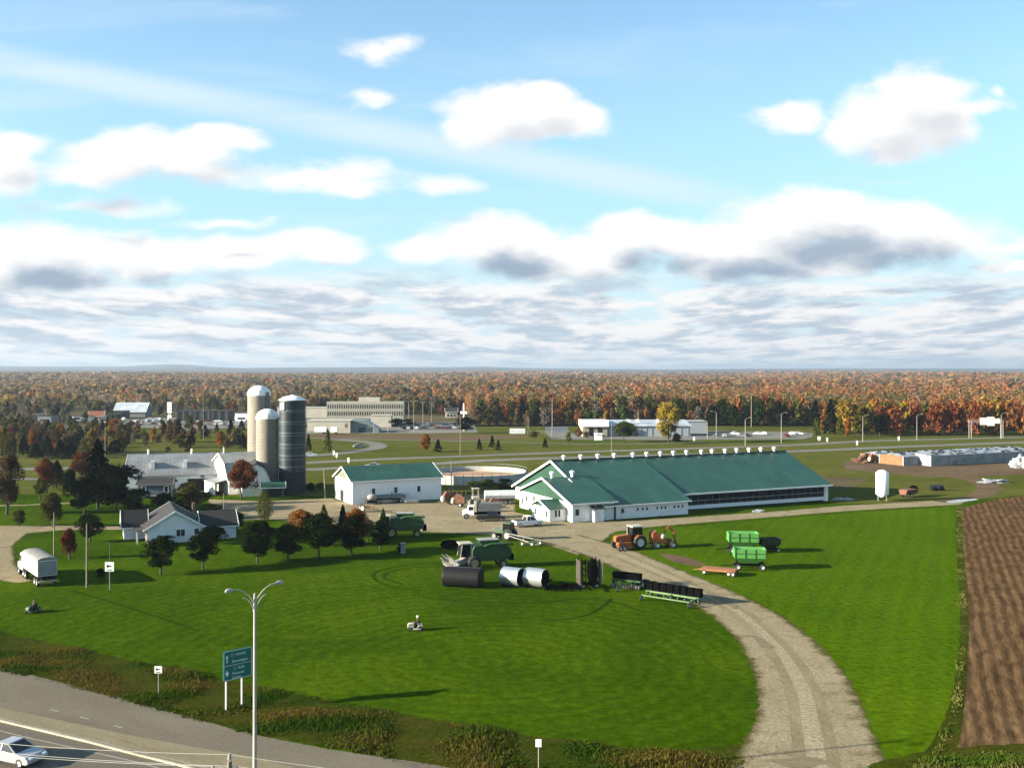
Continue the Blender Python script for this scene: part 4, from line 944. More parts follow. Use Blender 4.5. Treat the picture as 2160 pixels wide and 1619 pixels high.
m.box(.3,6.8,-1.6,-1.52,1.35,1.43); m.build('deck',plain('grey_deck',(.22,.22,.20),.8),bc)
# ---- silos
silo_c,nts,bs=newmat('silo_staves')
w_=N(nts,'ShaderNodeTexWave'); w_.bands_direction='Z'; w_.inputs['Scale'].default_value=.314/.75; L(nts,objco(nts),w_.inputs['Vector'])
n_=noise(nts,objco(nts,(1,1,.15)),1.2,5,.7); c_=ramp(nts,n_,[(.3,(.165,.150,.122)),(.7,(.26,.238,.195))]); c_=mixc(nts,ramp(nts,w_.outputs['Fac'],[(.86,(0,0,0)),(.95,(.6,.6,.6))]),c_,(.18,.15,.11))
L(nts,c_,bs.inputs['Base Color']); bs.inputs['Roughness'].default_value=.9; bs.inputs['Specular IOR Level'].default_value=.15; bump(nts,bs,w_.outputs['Fac'],.3,.03)
silo_b,nts,bs=newmat('dark_silo_steel')
w_=N(nts,'ShaderNodeTexWave'); w_.bands_direction='Z'; w_.inputs['Scale'].default_value=.314/2.55; L(nts,objco(nts),w_.inputs['Vector'])
c_=mixc(nts,ramp(nts,w_.outputs['Fac'],[(.972,(0,0,0)),(.99,(.8,.8,.8))]),(.006,.014,.018),(.075,.10,.105))
L(nts,c_,bs.inputs['Base Color']); bs.inputs['Roughness'].default_value=.42; bs.inputs['Specular IOR Level'].default_value=.35
domem=plain('dome_metal',(.70,.70,.68),.45,var=.15)
def silo(px,D,r,h,hd,mat,lab,dome=True,n=40):
    c=XD(px,D); t=T('silo',lab,'silo',(c.x,D,0))
    m=MB(); m.lathe([(r,0),(r,h)],n=n); m.build('cylinder',mat,t)
    m=MB(); 
    if dome: m.lathe([(r*1.03*math.cos(a),h+.02+hd*math.sin(a)) for a in [i*math.pi/2/9 for i in range(10)]],n=24,smooth=False); m.lathe([(r*1.03,h-.15),(r*1.03,h+.02)],n=24)
    else: m.lathe([(r*1.05,h),(r*1.04,h+.15),(r*.7,h+.75),(.05,h+1.25)],n=24,smooth=False)
    m.build('dome_roof' ,domem,t)
    hoop=MB(); k=h/ (17 if dome else 8)
    i=1
    while i*k<h-.1:
        hoop.lathe([(r+.005,i*k-.05),(r+.045,i*k-.03),(r+.045,i*k+.03),(r+.005,i*k+.05)],n=n); i+=1
    hoop.build('hoops',mat if dome else plain('silo_band',(.14,.17,.18),.5),t)
    return t
s1=silo(546.5,241,2.72,22.3,2.3,silo_c,'tallest tan stave silo with a pale dome')
s2=silo(564.5,232,2.62,17.1,2.2,silo_c,'shorter tan stave silo with a white dome, in front of the tallest')
s3=silo(616.5,228,2.95,21.4,1.2,silo_b,'dark blue steel silo with a white conical cap',dome=False)
def chute(t,a,r,h,mat,name='unloading_chute'):
    x,y=r*math.cos(a),r*math.sin(a); m=MB(); m.cyl((x,y,0),(x,y,h),.42,n=10); m.build(name,mat,t)
chute(s1,R(-35),2.95,23.0,plain('chute_grey',(.16,.17,.17),.7)); chute(s2,R(-12),2.9,17.3,MATS['chute_grey'])
m=MB()
for s in (-.22,.22): m.bar((2.62*math.cos(R(-20))+.5+s*.4,2.62*math.sin(R(-20))-.4+s,0),(2.62*math.cos(R(-20))+.5+s*.4,2.62*math.sin(R(-20))-.4+s,17),.05)
for k in range(40): m.bar((2.75+.1,-1.5,.4*k+.3),(2.95+.1,-1.1,.4*k+.3),.04)
m.build('ladder',trim,s2)
m=MB()
for a in (-5,5): m.bar((3.15*math.cos(R(a)),3.15*math.sin(R(a)),0),(3.15*math.cos(R(a)),3.15*math.sin(R(a)),21.5),.05)
for k in range(53): m.bar((3.15*math.cos(R(-5)),3.15*math.sin(R(-5)),.4*k+.3),(3.15*math.cos(R(5)),3.15*math.sin(R(5)),.4*k+.3),.04)
m.build('ladder',dtrim,s3)
m=MB(); m.box(-2.2,-1.2,-2.9,-2.2,19.3,21.0); m.build('top_platform',trim,s3)
m=MB(); m.lathe([(2.96,0),(2.96,5.6)],n=40); m.lathe([(3.02,0),(3.02,3.4)],n=40); m.build('base_ring',plain('dark_base',(.018,.022,.022),.8),s3)
# ---- hopper bin
c=P(1861,1056); hb=T('feed_bin','white feed bin on short legs at the right of the long barn','bin',c)
whm=plain('white_steel',(.78,.78,.76),.4,var=.12)
MB().lathe([(.35,.75),(1.35,1.5),(1.35,6.1),(.75,6.6),(.2,6.75),(.01,6.76)],n=24).build('tank',whm,hb)
m=MB()
for k in range(4): a=k*math.pi/2+.5; m.bar((1.2*math.cos(a),1.2*math.sin(a),0),(1.2*math.cos(a),1.2*math.sin(a),1.8),.12)
m.build('legs',dtrim,hb)
m=MB()
for z in (2.4,3.3,4.2,5.1): m.lathe([(1.355,z-.03),(1.385,z),(1.355,z+.03)],n=24)
m.build('seams',plain('seam_grey',(.5,.5,.5),.5),hb)
# ---- round concrete tank
tk=T('round_tank','low round concrete tank holding orange brown sludge behind the shed','tank',(-9.6,258,0))
tanm=plain('pale_concrete',(.55,.52,.44),.85,var=.2,scale=.3)
MB().lathe([(13.6,0),(13.6,2.2),(13.3,2.2),(13.3,.3)],n=72).build('ring_wall',tanm,tk)
sl_,ntk,bk=newmat('sludge'); nk=noise(ntk,objco(ntk),.16,4,.55,.3); L(ntk,ramp(ntk,nk,[(.35,(.30,.27,.20)),(.5,(.34,.20,.10)),(.62,(.30,.13,.05))]),bk.inputs['Base Color']); bk.inputs['Roughness'].default_value=.7
m=MB(); m.lathe([(13.28,.9),(.01,.95)],n=72); m.build('sludge',sl_,tk)
m=MB()
for k in range(36): a=k*6.2832/36; m.box(13.62*math.cos(a)-.05,13.62*math.cos(a)+.05,13.62*math.sin(a)-.05,13.62*math.sin(a)+.05,0,2.9)
m.lathe([(13.62,2.86),(13.68,2.9),(13.62,2.94)],n=72); m.build('railing',dtrim,tk)
# ---- bunker silos with tyres
tyrem=plain('tyre_rubber',(.022,.022,.022),.85); plast=plain('white_plastic_sheet',(.42,.44,.46),.4,var=.3,scale=.8); silage=plain('silage_face',(.30,.15,.07),.95,var=.3,scale=.8)
ty=MB().lathe([(.30,-.09),(.42,-.11),(.5,-.06),(.5,.06),(.42,.11),(.30,.09),(.30,-.09)],n=10).build('tyre',tyrem); tyme=ty.data; bpy.data.objects.remove(ty)
def bunker(px,py,ang,Ln,Wd,h,lab,nt_,face=None,end=True):
    t=T('bunker_silo',lab,'bunker silo',P(px,py),R(ang))
    m=MB(); m.box(0,Ln,-.3,0,0,h); m.box(0,Ln,Wd,Wd+.3,0,h)
    for i in range(int(Ln/2.4)+1): m.box(i*2.4,i*2.4+.12,-.36,-.3,0,h-.05)
    m.build('side_walls',conc2,t); m=MB(); n=12
    for i in range(n):
        for j in range(6):
            pass
    vs=[(Ln*i/n+.2*(j%2),Wd*j/6,h-.05+.9*math.sin(math.pi*j/6)*(.35+.65*min(1,i/2))+random.uniform(-.12,.12)) for i in range(n+1) for j in range(7)]
    m.add(vs,[(i*7+j,(i+1)*7+j,(i+1)*7+j+1,i*7+j+1) for i in range(n) for j in range(6)]); m.build('plastic_cover',plast,t)
    m=MB(); m.add([(0,Wd*j/6,0 if k==0 else vs[j][2]) for k in range(2) for j in range(7)],[(j,j+1,j+8,j+7) for j in range(6)]); m.build('silage_face',face or silage,t)
    for k in range(nt_):
        o=bpy.data.objects.new('tyre',tyme); col.objects.link(o); o.parent=t; x,y=random.uniform(.5,Ln-.5),random.uniform(.4,Wd-.4)
        o.location=(x,y,h+.9*math.sin(math.pi*y/Wd)+.06); o.rotation_euler=(random.uniform(-.1,.1),random.uniform(-.1,.1),0)
    return t
bunker(1962,983,25,44,13,3.1,'longest concrete bunker silo under tyres and plastic at the right edge',100,face=conc2)
bunker(1904,982,25,11,9,2.7,'middle concrete bunker silo with an open silage face',30)
bunker(1852,976,25,8,7,2.4,'small concrete bunker silo left of the other two',16)
# rubble, tarps
def heap(px,py,w,d,h,mat,lab,name,cat,seed=1,rz=0,sharp=.5):
    me=bpy.data.meshes.new(name); bm=bmesh.new(); bmesh.ops.create_icosphere(bm,subdivisions=4,radius=1)
    for v in bm.verts:
        n=mnoise.fractal(v.co*1.8+Vector((seed,0,0)),1,2,5); v.co*=1+n*sharp; v.co.z=max(v.co.z,-.02); v.co=Vector((v.co.x*w/2,v.co.y*d/2,v.co.z*h))
    bm.to_mesh(me); bm.free(); me.materials.append(mat)
    o=bpy.data.objects.new(name,me); col.objects.link(o); o.location=P(px,py); o.rotation_euler=(0,0,rz); return tag(o,lab,cat)
heap(2155,986,6,4,3.2,plast,'white plastic covered heap at the right edge below the long bunker','covered_heap','heap',1)
heap(2098,1018,6.5,2.2,.9,plast,'crumpled white plastic lying on the dirt at the right','plastic_sheet','plastic sheet',2,sharp=.8)
heap(1820,975,6,4,2.0,plain('rusty_scrap',(.20,.095,.045),.9,var=.5,scale=2),'brown scrap heap left of the small bunker','scrap_heap','scrap heap',3,sharp=.8)
heap(2008,980,3,2,2.0,plain('old_hay',(.36,.24,.12),.95,var=.3),'tan hay lump against the long bunker wall','hay_lump','hay',4)
heap(1778,1054,4,1.6,.4,plast,'pale sheet lying by the right end of the barn','plastic_sheet','plastic sheet',5,sharp=.8)
heap(1600,1080,2.6,.7,.5,plast,'small white scrap on the grass below the barn','scrap_piece','scrap',6)
# ================================================================ far buildings
cream=plain('cream_panel',(.60,.57,.46),.8,var=.15,scale=.3)
ob=T('office_building','three storey cream office block with rows of narrow windows','office building',XD(690,520),R(2))
LO=39.5; HO=12.0
MB().box(0,LO,.2,13,0,HO).build('walls',cream,ob)
m=MB()
for z in (0,3.3,7.0,10.6): m.box(-.2,LO+.2,-.15,.2,z,z+(1.5 if z else 2.2) if z<10 else HO+.3)
for k in range(34): x=k*(LO/33); m.box(x-.20,x+.20,-.22,.2,2.2,HO)
m.build('facade_grid',cream,ob)
ds=plain('dusk_glass',(.055,.05,.04),.3)
wme=MB().box(-.42,.42,.05,.19,0,2.2).build('window',ds,ob)
k=0
for r_ in range(3):
    for i in range(33):
        o=wme if k==0 else wme.copy()
        if k: col.objects.link(o); o.parent=ob
        o.location=(LO/33*(i+.5),0,(2.2,5.0,8.6)[r_]); k+=1
MB().box(16,27,3,9,HO,HO+2.3).build('penthouse',cream,ob)
def boxb(name,label,px,D,ang,Lx,Wy,H,mat,roofm=None,extra=None,cat='building',over=.25):
    t=T(name,label,cat,XD(px,D),R(ang)); MB().box(0,Lx,0,Wy,0,H).build('walls',mat,t)
    MB().box(-over,Lx+over,-over,Wy+over,H,H+.35).build('flat_roof',roofm or mat,t)
    if extra: extra(t)
    return t
def ext(t):
    for x in (2,4): pass
    MB().box(-.0,10,-.06,0,.2,.9).build('base_band',dtrim,t)
    MB().box(17,18,-.08,0,2.5,4.3).build('wall_emblem',plain('emblem_brown',(.28,.17,.12),.8),t)
store=boxb('store_building','low cream windowless store in front of the office block',648,452,1,19.5,14,5.4,cream,extra=ext)
tealg=plain('teal_glass',(.06,.11,.11),.25)
ge=T('glass_entrance','grey sloping glass entrance hall beside the cream store','building',XD(739,454),R(1))
m=MB(); m.prism([(0,0),(13,0),(13,1.6),(7,5.6),(0,5.6)],'y',0,10); m.build('hall',plain('grey_glass_cladding',(.22,.27,.27),.4,var=.25),ge); MB().box(3.5,10,-.08,0,.2,2.6).build('glazing',tealg,ge)
boxb('office_wing','cream wing in front of the right part of the office block',783,500,1,10,8,5.8,cream)
boxb('long_store','long low cream roofed building left of the office block',585,600,0,44,12,6.0,cream)
for px,L_ in ((663,5.2),(697,3.0)):
    t=T('box_trailer','long white box trailer parked at the cream store' if px==663 else 'short white box trailer parked at the cream store','trailer',XD(px,446)); MB().box(0,L_,0,2.4,.9,3.0).build('box',whm,t)
    [MB().cyl((x,0,.45),(x,.3,.45),.45,n=10).build('wheel',tyrem,t) for x in (L_*.75,L_*.9)]
wr=T('steel_hall','hall with a big pale sloping roof at the far left','hall',XD(240,610),R(2)); gable(wr,19,13,3.6,8.8,plain('grey_wall',(.22,.24,.25),.8),metalroof('pale_blue_roof',(.52,.58,.62),1),ov=.6)
rh=T('red_roofed_house','small house with an orange red roof and white walls at the far left','house',XD(186,560),R(10)); gable(rh,8,6,3,5.6,wsid,plain('red_tiles',(.33,.12,.06),.9),ov=.4)
for px,D,L_,H,lab,mt in [(150,560,6,2.8,'tiny white house left of the red roofed house',wsid),(204,540,7,2.6,'pale low house right of the red roofed house',cream),(46,540,12,4.2,'dark glass fronted low building at the far left',plain('smoked_front',(.03,.035,.035),.4)),
 (80,538,7,4.0,'grey shop beside the dark glass front at the far left',plain('grey_shop',(.24,.26,.28),.7)),(212,590,14,4.2,'long dark roofed store in front of the pale sloping hall',plain('dark_store',(.06,.055,.05),.8)),
 (372,560,30,5.6,'dark wide building with pale pillars behind the far left lot',plain('dark_front',(.015,.018,.018),.6)),(496,560,7,4.6,'small white building left of the tall silo',whm),(400,470,0,0,'',None)]:
    if mt is None: continue
    def pil(t,L_=L_,H=H):
        m=MB(); [m.box(x,x+.16,-.5,-.3,0,H) for x in [L_*k/9+(k%3)*.6 for k in range(9)]]; m.build('pillars',dtrim,t)
        m=MB(); m.box(L_*.1,L_*.9,-.04,.0,1,2.2); m.build('glazing',glass,t)
    boxb('roadside_building',lab,px,D,2,L_,9,H,mt,shingle if H<5 else None,extra=pil if H>5 else (lambda t,L_=L_:MB().box(L_*.2,L_*.8,-.04,0,1,2.1).build('glazing',glass,t)))
whh=T('white_house','small cream house in the trees beside the big parking lot','house',XD(940,600),R(5)); gable(whh,7,6,4,6,plain('cream_siding',(.62,.58,.46),.7),shingle); [win_f(whh,x,z,.9,1.2,fr=dtrim) for x in (1.5,3.5,5.5) for z in (.9,)]
py_=T('pylon_sign','tall white pylon sign with two panels at the far left','sign',XD(357.5,500)); m=MB(); m.box(-.5,-.3,0,.2,0,12.6); m.box(.3,.5,0,.2,0,12.6); m.build('posts',trim,py_); MB().box(-1.1,1.1,-.1,.3,7.2,12.6).build('panel',whm,py_); MB().box(-1.0,1.0,-.1,.3,1.6,6.0).build('panel',whm,py_)
m=MB(); [m.box(-.9,.9,-.14,-.1,z,z+.25) for z in (3.0,4.4,8.6,10.2)]; m.build('stripes',dtrim,py_)
# right complex
wb=T('white_front_building','long white flat roofed building behind the yellow tree','building',XD(1230,425),R(3))
MB().box(0,10.5,.6,12,0,4.4).build('front_block',plain('tan_wall',(.50,.42,.30),.85),wb); MB().box(-.4,11,-.3,12.2,4.4,7.0).build('white_fascia',plain('bright_white_panel',(.80,.79,.74),.5,var=.05),wb)
m=MB(); [m.box(x,x+1.8,.52,.62,.4,4.0) for x in (2.6,6.4)]; m.build('dark_bays',dark,wb)
MB().box(11,47,3,16,0,4.6).build('rear_wing',plain('blue_white_wall',(.44,.49,.52),.8,var=.2),wb); m=MB(); m.slab([(10.6,2.4,4.6),(47.5,2.4,4.6),(47.5,16,6.6),(10.6,16,6.6)],.3); m.build('wing_roof',metalroof('blue_white_roof',(.50,.55,.58),1.2),wb)
m=MB(); [m.box(x,x+.25,2.9,3.0,.2,4.3) for x in (23,25.4,27.8,30.2,37,40,43,46)]; m.build('wing_pillars',dtrim,wb)
m=MB(); [m.box(x,x+1.2,6,7,6,7.2) for x in (20,24,33)]; m.build('roof_units',trim,wb)
boxb('white_warehouse','white warehouse at the right end of the long white building',1440,450,3,11,10,5.2,plain('pale_wall',(.46,.50,.52),.8))
boxb('entry_kiosk','small white kiosk in front of the long white building',1256,405,3,2.8,2.5,2.4,whm)
# ---- poles and lamps
galv=plain('galvanised_pole',(.50,.47,.40),.55,var=.15,spec=.3); wood=plain('pole_wood',(.30,.25,.18),.9,var=.25,scale=3)
def pole(px,pyb,pyt,r,lab,name='utility_pole',mat=None,arms=0,D=None,lean=0,cat='pole'):
    b=P(px,pyb) if D is None else XD(px,D); h=CH-(pyt-HZ)*b.y/F
    t=T(name,lab,cat,b); m=MB(); m.cyl((0,0,0),(lean*h,0,h),r,r*.65,n=8); m.build('shaft',mat or wood,t)
    if arms:
        m=MB()
        for k in range(arms): m.box(-1.1,1.1,-.1,.02,h-.5-k*.8,h-.36-k*.8)
        m.build('crossarm',mat or wood,t)
    return t
def lamp(px,pyb,pyt,lab,d=1,D=None,arm=2.0,r=.09,double=False):
    b=P(px,pyb) if D is None else XD(px,D); h=CH-(pyt-HZ)*b.y/F
    t=T('street_lamp',lab,'street lamp',b); MB().cyl((0,0,0),(0,0,h),r*1.3,r*.8,n=8).build('shaft',galv,t)
    for s in ((-1,1) if double else (d,)):
        m=MB(); m.tube([(0,0,h-.2),(s*arm*.35,0,h+.45),(s*arm*.7,0,h+.6),(s*arm,0,h+.6)],r*.55,6); o=m.build('arm',galv,t)
        MB().box(s*arm-.35,s*arm+.35,-.16,.16,h+.5,h+.68).build('lamp_head',plain('lamp_head_grey',(.45,.45,.42),.5) if 'lamp_head_grey' not in MATS else MATS['lamp_head_grey'],o)
for a in [(183,1239,1104,.13,'pale pole standing beside the white roadside board'),(114,1176,1080,.12,'pale pole between the olive tree and the red brown tree'),(222,985,900,.16,'tall pale pole behind the tall dark spruce'),
 (501,1107,1065,.09,'thin pale post beside the gravel yard'),(472,1095,1040,.10,'thin pole beside the red maple'),(952,1041,971,.13,'wooden pole behind the rusty machines'),(75,1035,1008,.07,'thin pale post on the far left drive'),
 (971,960,880,.12,'tall thin pole on the meadow beyond the highway'),(1290,955,893,.12,'thin pole behind the barn roof beside the green tree'),(429,930,826,.14,'tall thin mast over the far left lot'),
 (1112,914,876,.12,'left post of the pair by the fenced lot'),(1115.5,914,878,.12,'right post of the pair by the fenced lot')]: pole(*a)
pole(686,1051,987,.13,'leaning wooden pole left of the green roofed shed',lean=-.05)
for px,D,pt,lab in [(1165,430,838,'wooden power pole with crossarms over the fenced lot'),(1316,560,820,'tall grey power mast left of the yellow tree'),(1447,560,820,'tall tan power mast right of the yellow tree'),(1585,500,828,'double power mast before the rust forest')]:
    pole(px,0,pt,.22,lab,arms=2,D=D)
for px,b_,t_,d,lab in [(1572,940,884,1,'highway lamp first right of the barn vents'),(1648,934,873,1,'highway lamp second right of the barn vents'),(1820,931,878,1,'highway lamp left of the yellow trees'),(1934,928,876,1,'highway lamp in front of the rust trees'),(2112,925,874,1,'highway lamp behind the sign gantry'),
  (1492,925,890,-1,'low lamp at the right end of the long white building'),(1511,925,870,-1,'lamp between the white warehouse and the highway lamps'),(1346,905,868,-1,'lamp behind the long white building')]:
    lamp(px,b_,t_,lab,d)
for px,b_,t_,lab in [(873,911,848,'double lamp in the middle of the big parking lot'),(892,904,850,'double lamp right of the middle of the big parking lot'),(910,890,852,'lamp at the far side of the big parking lot'),(862,890,848,'lamp right of the office block'),(788,913,870,'lamp in front of the glass entrance'),(818,913,872,'lamp right of the glass entrance'),
  (97,904,866,'right one of two flag poles at the far left'),(80,904,874,'left one of two flag poles at the far left')]:
    lamp(px,b_,t_,lab,double=True,arm=1.0,r=.07)
pw_=T('white_cross_mast','white mast with cross arms by the trees of the lot','mast',XD(978,470)); m=MB(); m.box(-.3,.3,-.1,.1,0,13); m.build('shaft',whm,pw_); m=MB(); m.box(-1.6,1.6,-.15,.1,8,9.2); m.build('cross_panel',whm,pw_)
for px,py,lab in [(704,962,'left one of two marker posts by the exit ramp'),(710,967,'right one of two marker posts by the exit ramp'),(735,978,'marker post behind the green shed roof'),(1464,931,'marker post left of the highway lamps'),(1745,933,'white marker post beyond the barn end'),(1808,940,'white marker post on the highway median'),(1896,930,'white marker post left of the rust trees'),(1728,930,'white roadside box beyond the barn end')]:
    b=P(px,py); t=MB().box(-.45,.45,-.1,.1,.5,1.9).box(-.08,.08,-.05,.05,0,.5).build('marker_post',trim); t.location=b; t.scale=(.7 if 'marker' in lab else 1.2,1,1); tag(t,lab,'marker post')
# sign gantry
gx0,gx1=XD(2044,418),XD(2131,412); gt=T('sign_gantry','overhead sign gantry with pale panels across the highway','gantry',gx0); w=gx1.x-gx0.x
m=MB()
for x in (0,1.0,w-1.0,w): m.box(x-.12,x+.12,-.1,.1,0,7.4)
m.build('posts',galv,gt); m=MB(); m.box(-.1,w+.1,-.12,-.02,6.6,6.8); m.box(-.1,w+.1,-.12,-.02,7.4,7.6); [m.bar((x,-.07,6.7),(x+1,-.07,7.5),.08) for x in range(int(w))]; m.build('truss',galv,gt)
sgm=plain('sign_back_cream',(.78,.74,.62),.5,var=.06)
for a,b_,z0,z1 in ((4.6,7.4,5.6,8.6),(7.5,10.6,5.2,8.9),(10.7,13,6.2,8.2)): MB().box(a,b_,-.3,-.15,z0,z1).build('sign_panel',sgm,gt)
# fences by the lots
def fence(x0,x1,D,h,lab,n):
    a=XD(x0,D); b=XD(x1,D); t=T('lot_fence',lab,'fence',a); m=MB(); w=b.x-a.x
    for k in range(n+1): m.box(w*k/n-.06,w*k/n+.06,-.05,.05,0,h)
    m.box(0,w,-.02,.02,h-.08,h); m.box(0,w,-.02,.02,h*.5,h*.5+.08); m.build('posts_and_rails',galv,t)
fence(840,970,452,1.2,'low railing in front of the big parking lot',22); fence(1075,1200,440,1.8,'fence of the lot left of the white building',20)
t=MB().box(0,7,0,2.4,0,2.2).build('container',plain('white_container',(.55,.57,.58),.6,var=.3)); t.location=XD(1075,448); tag(t,'pale container lying by the fenced lot','container')
t=MB().box(0,10,0,3,0,2.6).box(.2,9.8,.2,2.8,2.6,2.8).build('container',plain('blue_grey_container',(.16,.20,.25),.6,var=.3)); t.location=XD(1152,450); tag(t,'blue grey container in the fenced lot','container')
# ================================================================ vehicles
rim=plain('wheel_rim',(.55,.54,.50),.4,var=.2); yrim=plain('yellow_rim',(.62,.50,.22),.5,var=.2); cg,_n,_b=newmat('car_glass'); _b.inputs['Base Color'].default_value=(.01,.012,.014,1); _b.inputs['Roughness'].default_value=.06
def wheel(par,x,y,z,R_,W_,axis='y',rm=None,name='wheel'):
    m=MB(); pr=[(R_*.6,-W_/2),(R_*.9,-W_/2),(R_,-W_*.35),(R_,W_*.35),(R_*.9,W_/2),(R_*.6,W_/2)]
    m.lathe(pr,axis,n=20); o=m.build(name,tyrem,par); o.location=(x,y,z)
    m=MB(); m.lathe([(.01,-W_*.3),(R_*.3,-W_*.34),(R_*.45,-W_*.2),(R_*.6,-W_*.42),(R_*.6,W_*.42),(R_*.45,W_*.2),(R_*.3,W_*.34),(.01,W_*.3)],axis,n=16); m.build('rim',rm or rim,o); return o
CARP={}
def paint(name,c):
    if name in MATS: return MATS[name]
    m=plain(name,c,.28,var=.06,spec=.5); m.node_tree.nodes['Principled BSDF'].inputs['Coat Weight'].default_value=.5; return m
def car(loc,rz,label,color,kind='sedan',name=None,group=None):
    """front along +x"""
    t=T(name or ('pickup_truck' if kind=='pickup' else 'car'),label,'pickup' if kind=='pickup' else 'car',loc,rz,group)
    L_={'sedan':4.6,'pickup':5.5,'hatch':4.2}[kind]; W_=1.8 if kind!='pickup' else 1.95; h=.30; H1={'sedan':.95,'pickup':1.15,'hatch':.98}[kind]; a=L_/2
    if kind=='sedan': prof=[(-a,.45),(-a+.05,.9),(-a+.5,1.0),(-a+1.0,1.0),(.9,.98),(a-.25,.82),(a,.6),(a-.02,.35),(a-.3,.27),(-a+.2,.27)]
    elif kind=='pickup': prof=[(-a,.5),(-a+.02,1.15),(-.35,1.15),(1.2,1.15),(a-.2,1.05),(a,.75),(a-.02,.42),(-a+.1,.42)]
    else: prof=[(-a,.45),(-a+.02,1.0),(.8,.98),(a-.25,.82),(a,.6),(a-.02,.3),(-a+.1,.3)]
    m=MB(); m.prism(prof,'y',-W_/2,W_/2); m.build('body',color,t,bevel=.06)
    if kind=='sedan': cab=[(-a+.75,.98),(-a+1.45,1.42),(.15,1.44),(1.05,.97)]
    elif kind=='pickup': cab=[(-.55,1.13),(-.45,1.80),(.75,1.82),(1.45,1.13)]
    else: cab=[(-a+.05,.98),(-a+.45,1.45),(.2,1.47),(1.0,.97)]
    y0,y1=W_/2-.06,W_/2-.26; m=MB(); n=4
    vs=[(x,-(y0 if i in(0,3) else y1),z) for i,(x,z) in enumerate(cab)]+[(x,(y0 if i in(0,3) else y1),z) for i,(x,z) in enumerate(cab)]
    m.add(vs,[(0,1,2,3),(7,6,5,4),(0,4,5,1),(1,5,6,2),(2,6,7,3)]); m.build('windows',cg,t,bevel=.03)
    m=MB(); (x1,z1),(x2,z2)=cab[1],cab[2]; m.prism([(x1-.05,z1-.02),(x1,z1+.05),(x2,z2+.05),(x2+.08,z2-.02)],'y',-y1-.02,y1+.02)
    m.build('roof',color,t)
    m=MB()
    for s in (-1,1):
        m.bar((cab[0][0],s*y0,cab[0][1]),(cab[1][0],s*y1,cab[1][1]+.02),.09); m.bar((cab[3][0],s*y0,cab[3][1]),(cab[2][0],s*y1,cab[2][1]+.02),.07); xm=(x1+x2)/2; m.bar((xm,s*(y0+.01),.98),(xm,s*(y1+.01),z1+.02),.07)
    m.build('pillars',color,t)
    if kind=='pickup':
        m=MB(); m.box(-a+.12,-.62,-W_/2+.12,W_/2-.12,1.13,1.16); m.build('load_bed',dark,t)
    for s in (-1,1):
        for x in (-a+.85,a-.85): wheel(t,x,s*(W_/2-.10),.34 if kind!='pickup' else .39,.34 if kind!='pickup' else .39,.22)
        MB().box(a-.16,a-.02,s*(W_/2-.32)-.16,s*(W_/2-.32)+.16,.62,.76).build('headlight',trim,t)
        MB().box(-a-.01,-a+.1,s*(W_/2-.25)-.14,s*(W_/2-.25)+.14,.72,.88).build('tail_light',paint('tail_red',(.35,.02,.02)),t)
    return t
pwht=paint('white_car_paint',(.66,.66,.64)); psil=paint('silver_car_paint',(.45,.46,.47)); pblk=paint('black_car_paint',(.012,.013,.015)); pgry=paint('grey_car_paint',(.15,.16,.17)); pred=paint('red_car_paint',(.14,.02,.015)); pblu=paint('blue_car_paint',(.04,.08,.18))
car(P(30,1604),R(158)+math.pi,'silver sedan driving on the near highway at the lower left corner',psil)
car(P(1113,1109),R(25),'white pickup parked at the porch of the big barn',pwht,'pickup')
car(P(1035,1098),R(8),'black pickup parked in the yard in front of the grey dump truck',pblk,'pickup')
car(P(786,986),R(184),'silver car on the highway behind the green roofed shed',psil)
car(P(655,963),R(10),'pale car on the highway right of the dark silo',pwht)
car(P(758,944),R(20),'silver car in the bend of the exit ramp',psil)
cc=[pwht,psil,pblk,pgry,pred,pblu]; protos=[]
def smallcar(i):
    m=MB(); m.prism([(-2.2,.3),(-2.2,.9),(-1.3,1.0),(-.9,1.42),(.4,1.42),(1.1,.95),(2.1,.8),(2.2,.35)],'y',-.85,.85); o=m.build('parked_car',cc[i]); g_=MB(); g_.box(-1.0,.6,-.87,.87,1.0,1.32).build('windows',cg,o); return o
for i in range(6): o=smallcar(i); protos.append(o)
cn=['white','silver','black','grey','red','blue']; rc=random.Random(5)
spots=[]
for px in range(644,838,7):
    for D,pr in ((470,.7),(505,.7)): 
        if px<690 or D==505: 
            if rc.random()<pr and D<506 and px<690: spots.append((px+rc.uniform(-2,2),D+24,'in the lot behind the cream store'))
for px in range(846,960,8):
    for D in (482,510):
        if rc.random()<.42: spots.append((px,D,'in the big lot beside the office block'))
for px in range(262,640,9):
    for D in (520,550,575):
        if rc.random()<.5 and not (345<px<372): spots.append((px,D,'in the far lot left of the silos'))
for px in range(35,115,10):
    if rc.random()<.7: spots.append((px,500,'in the small lot at the far left'))
for px in range(1515,1700,12):
    if rc.random()<.6: spots.append((px,rc.choice([425,440]),'in the lot behind the highway lamps'))
first={}
for px,D,w in spots:
    i=rc.randrange(6) if rc.random()<.5 else rc.randrange(2)
    o=protos[i]
    if i in first: o=dup(o)
    first[i]=1; o.location=XD(px,D); o.location.z=.02; o.rotation_euler=(0,0,rc.choice([0,math.pi/2,math.pi])+rc.uniform(-.1,.1))
    tag(o,'%s car parked %s'%(cn[i],w),'car','cars '+w)
for i in range(6):
    if i not in first: 
        for ch in kids(protos[i]): bpy.data.objects.remove(ch)
        bpy.data.objects.remove(protos[i])
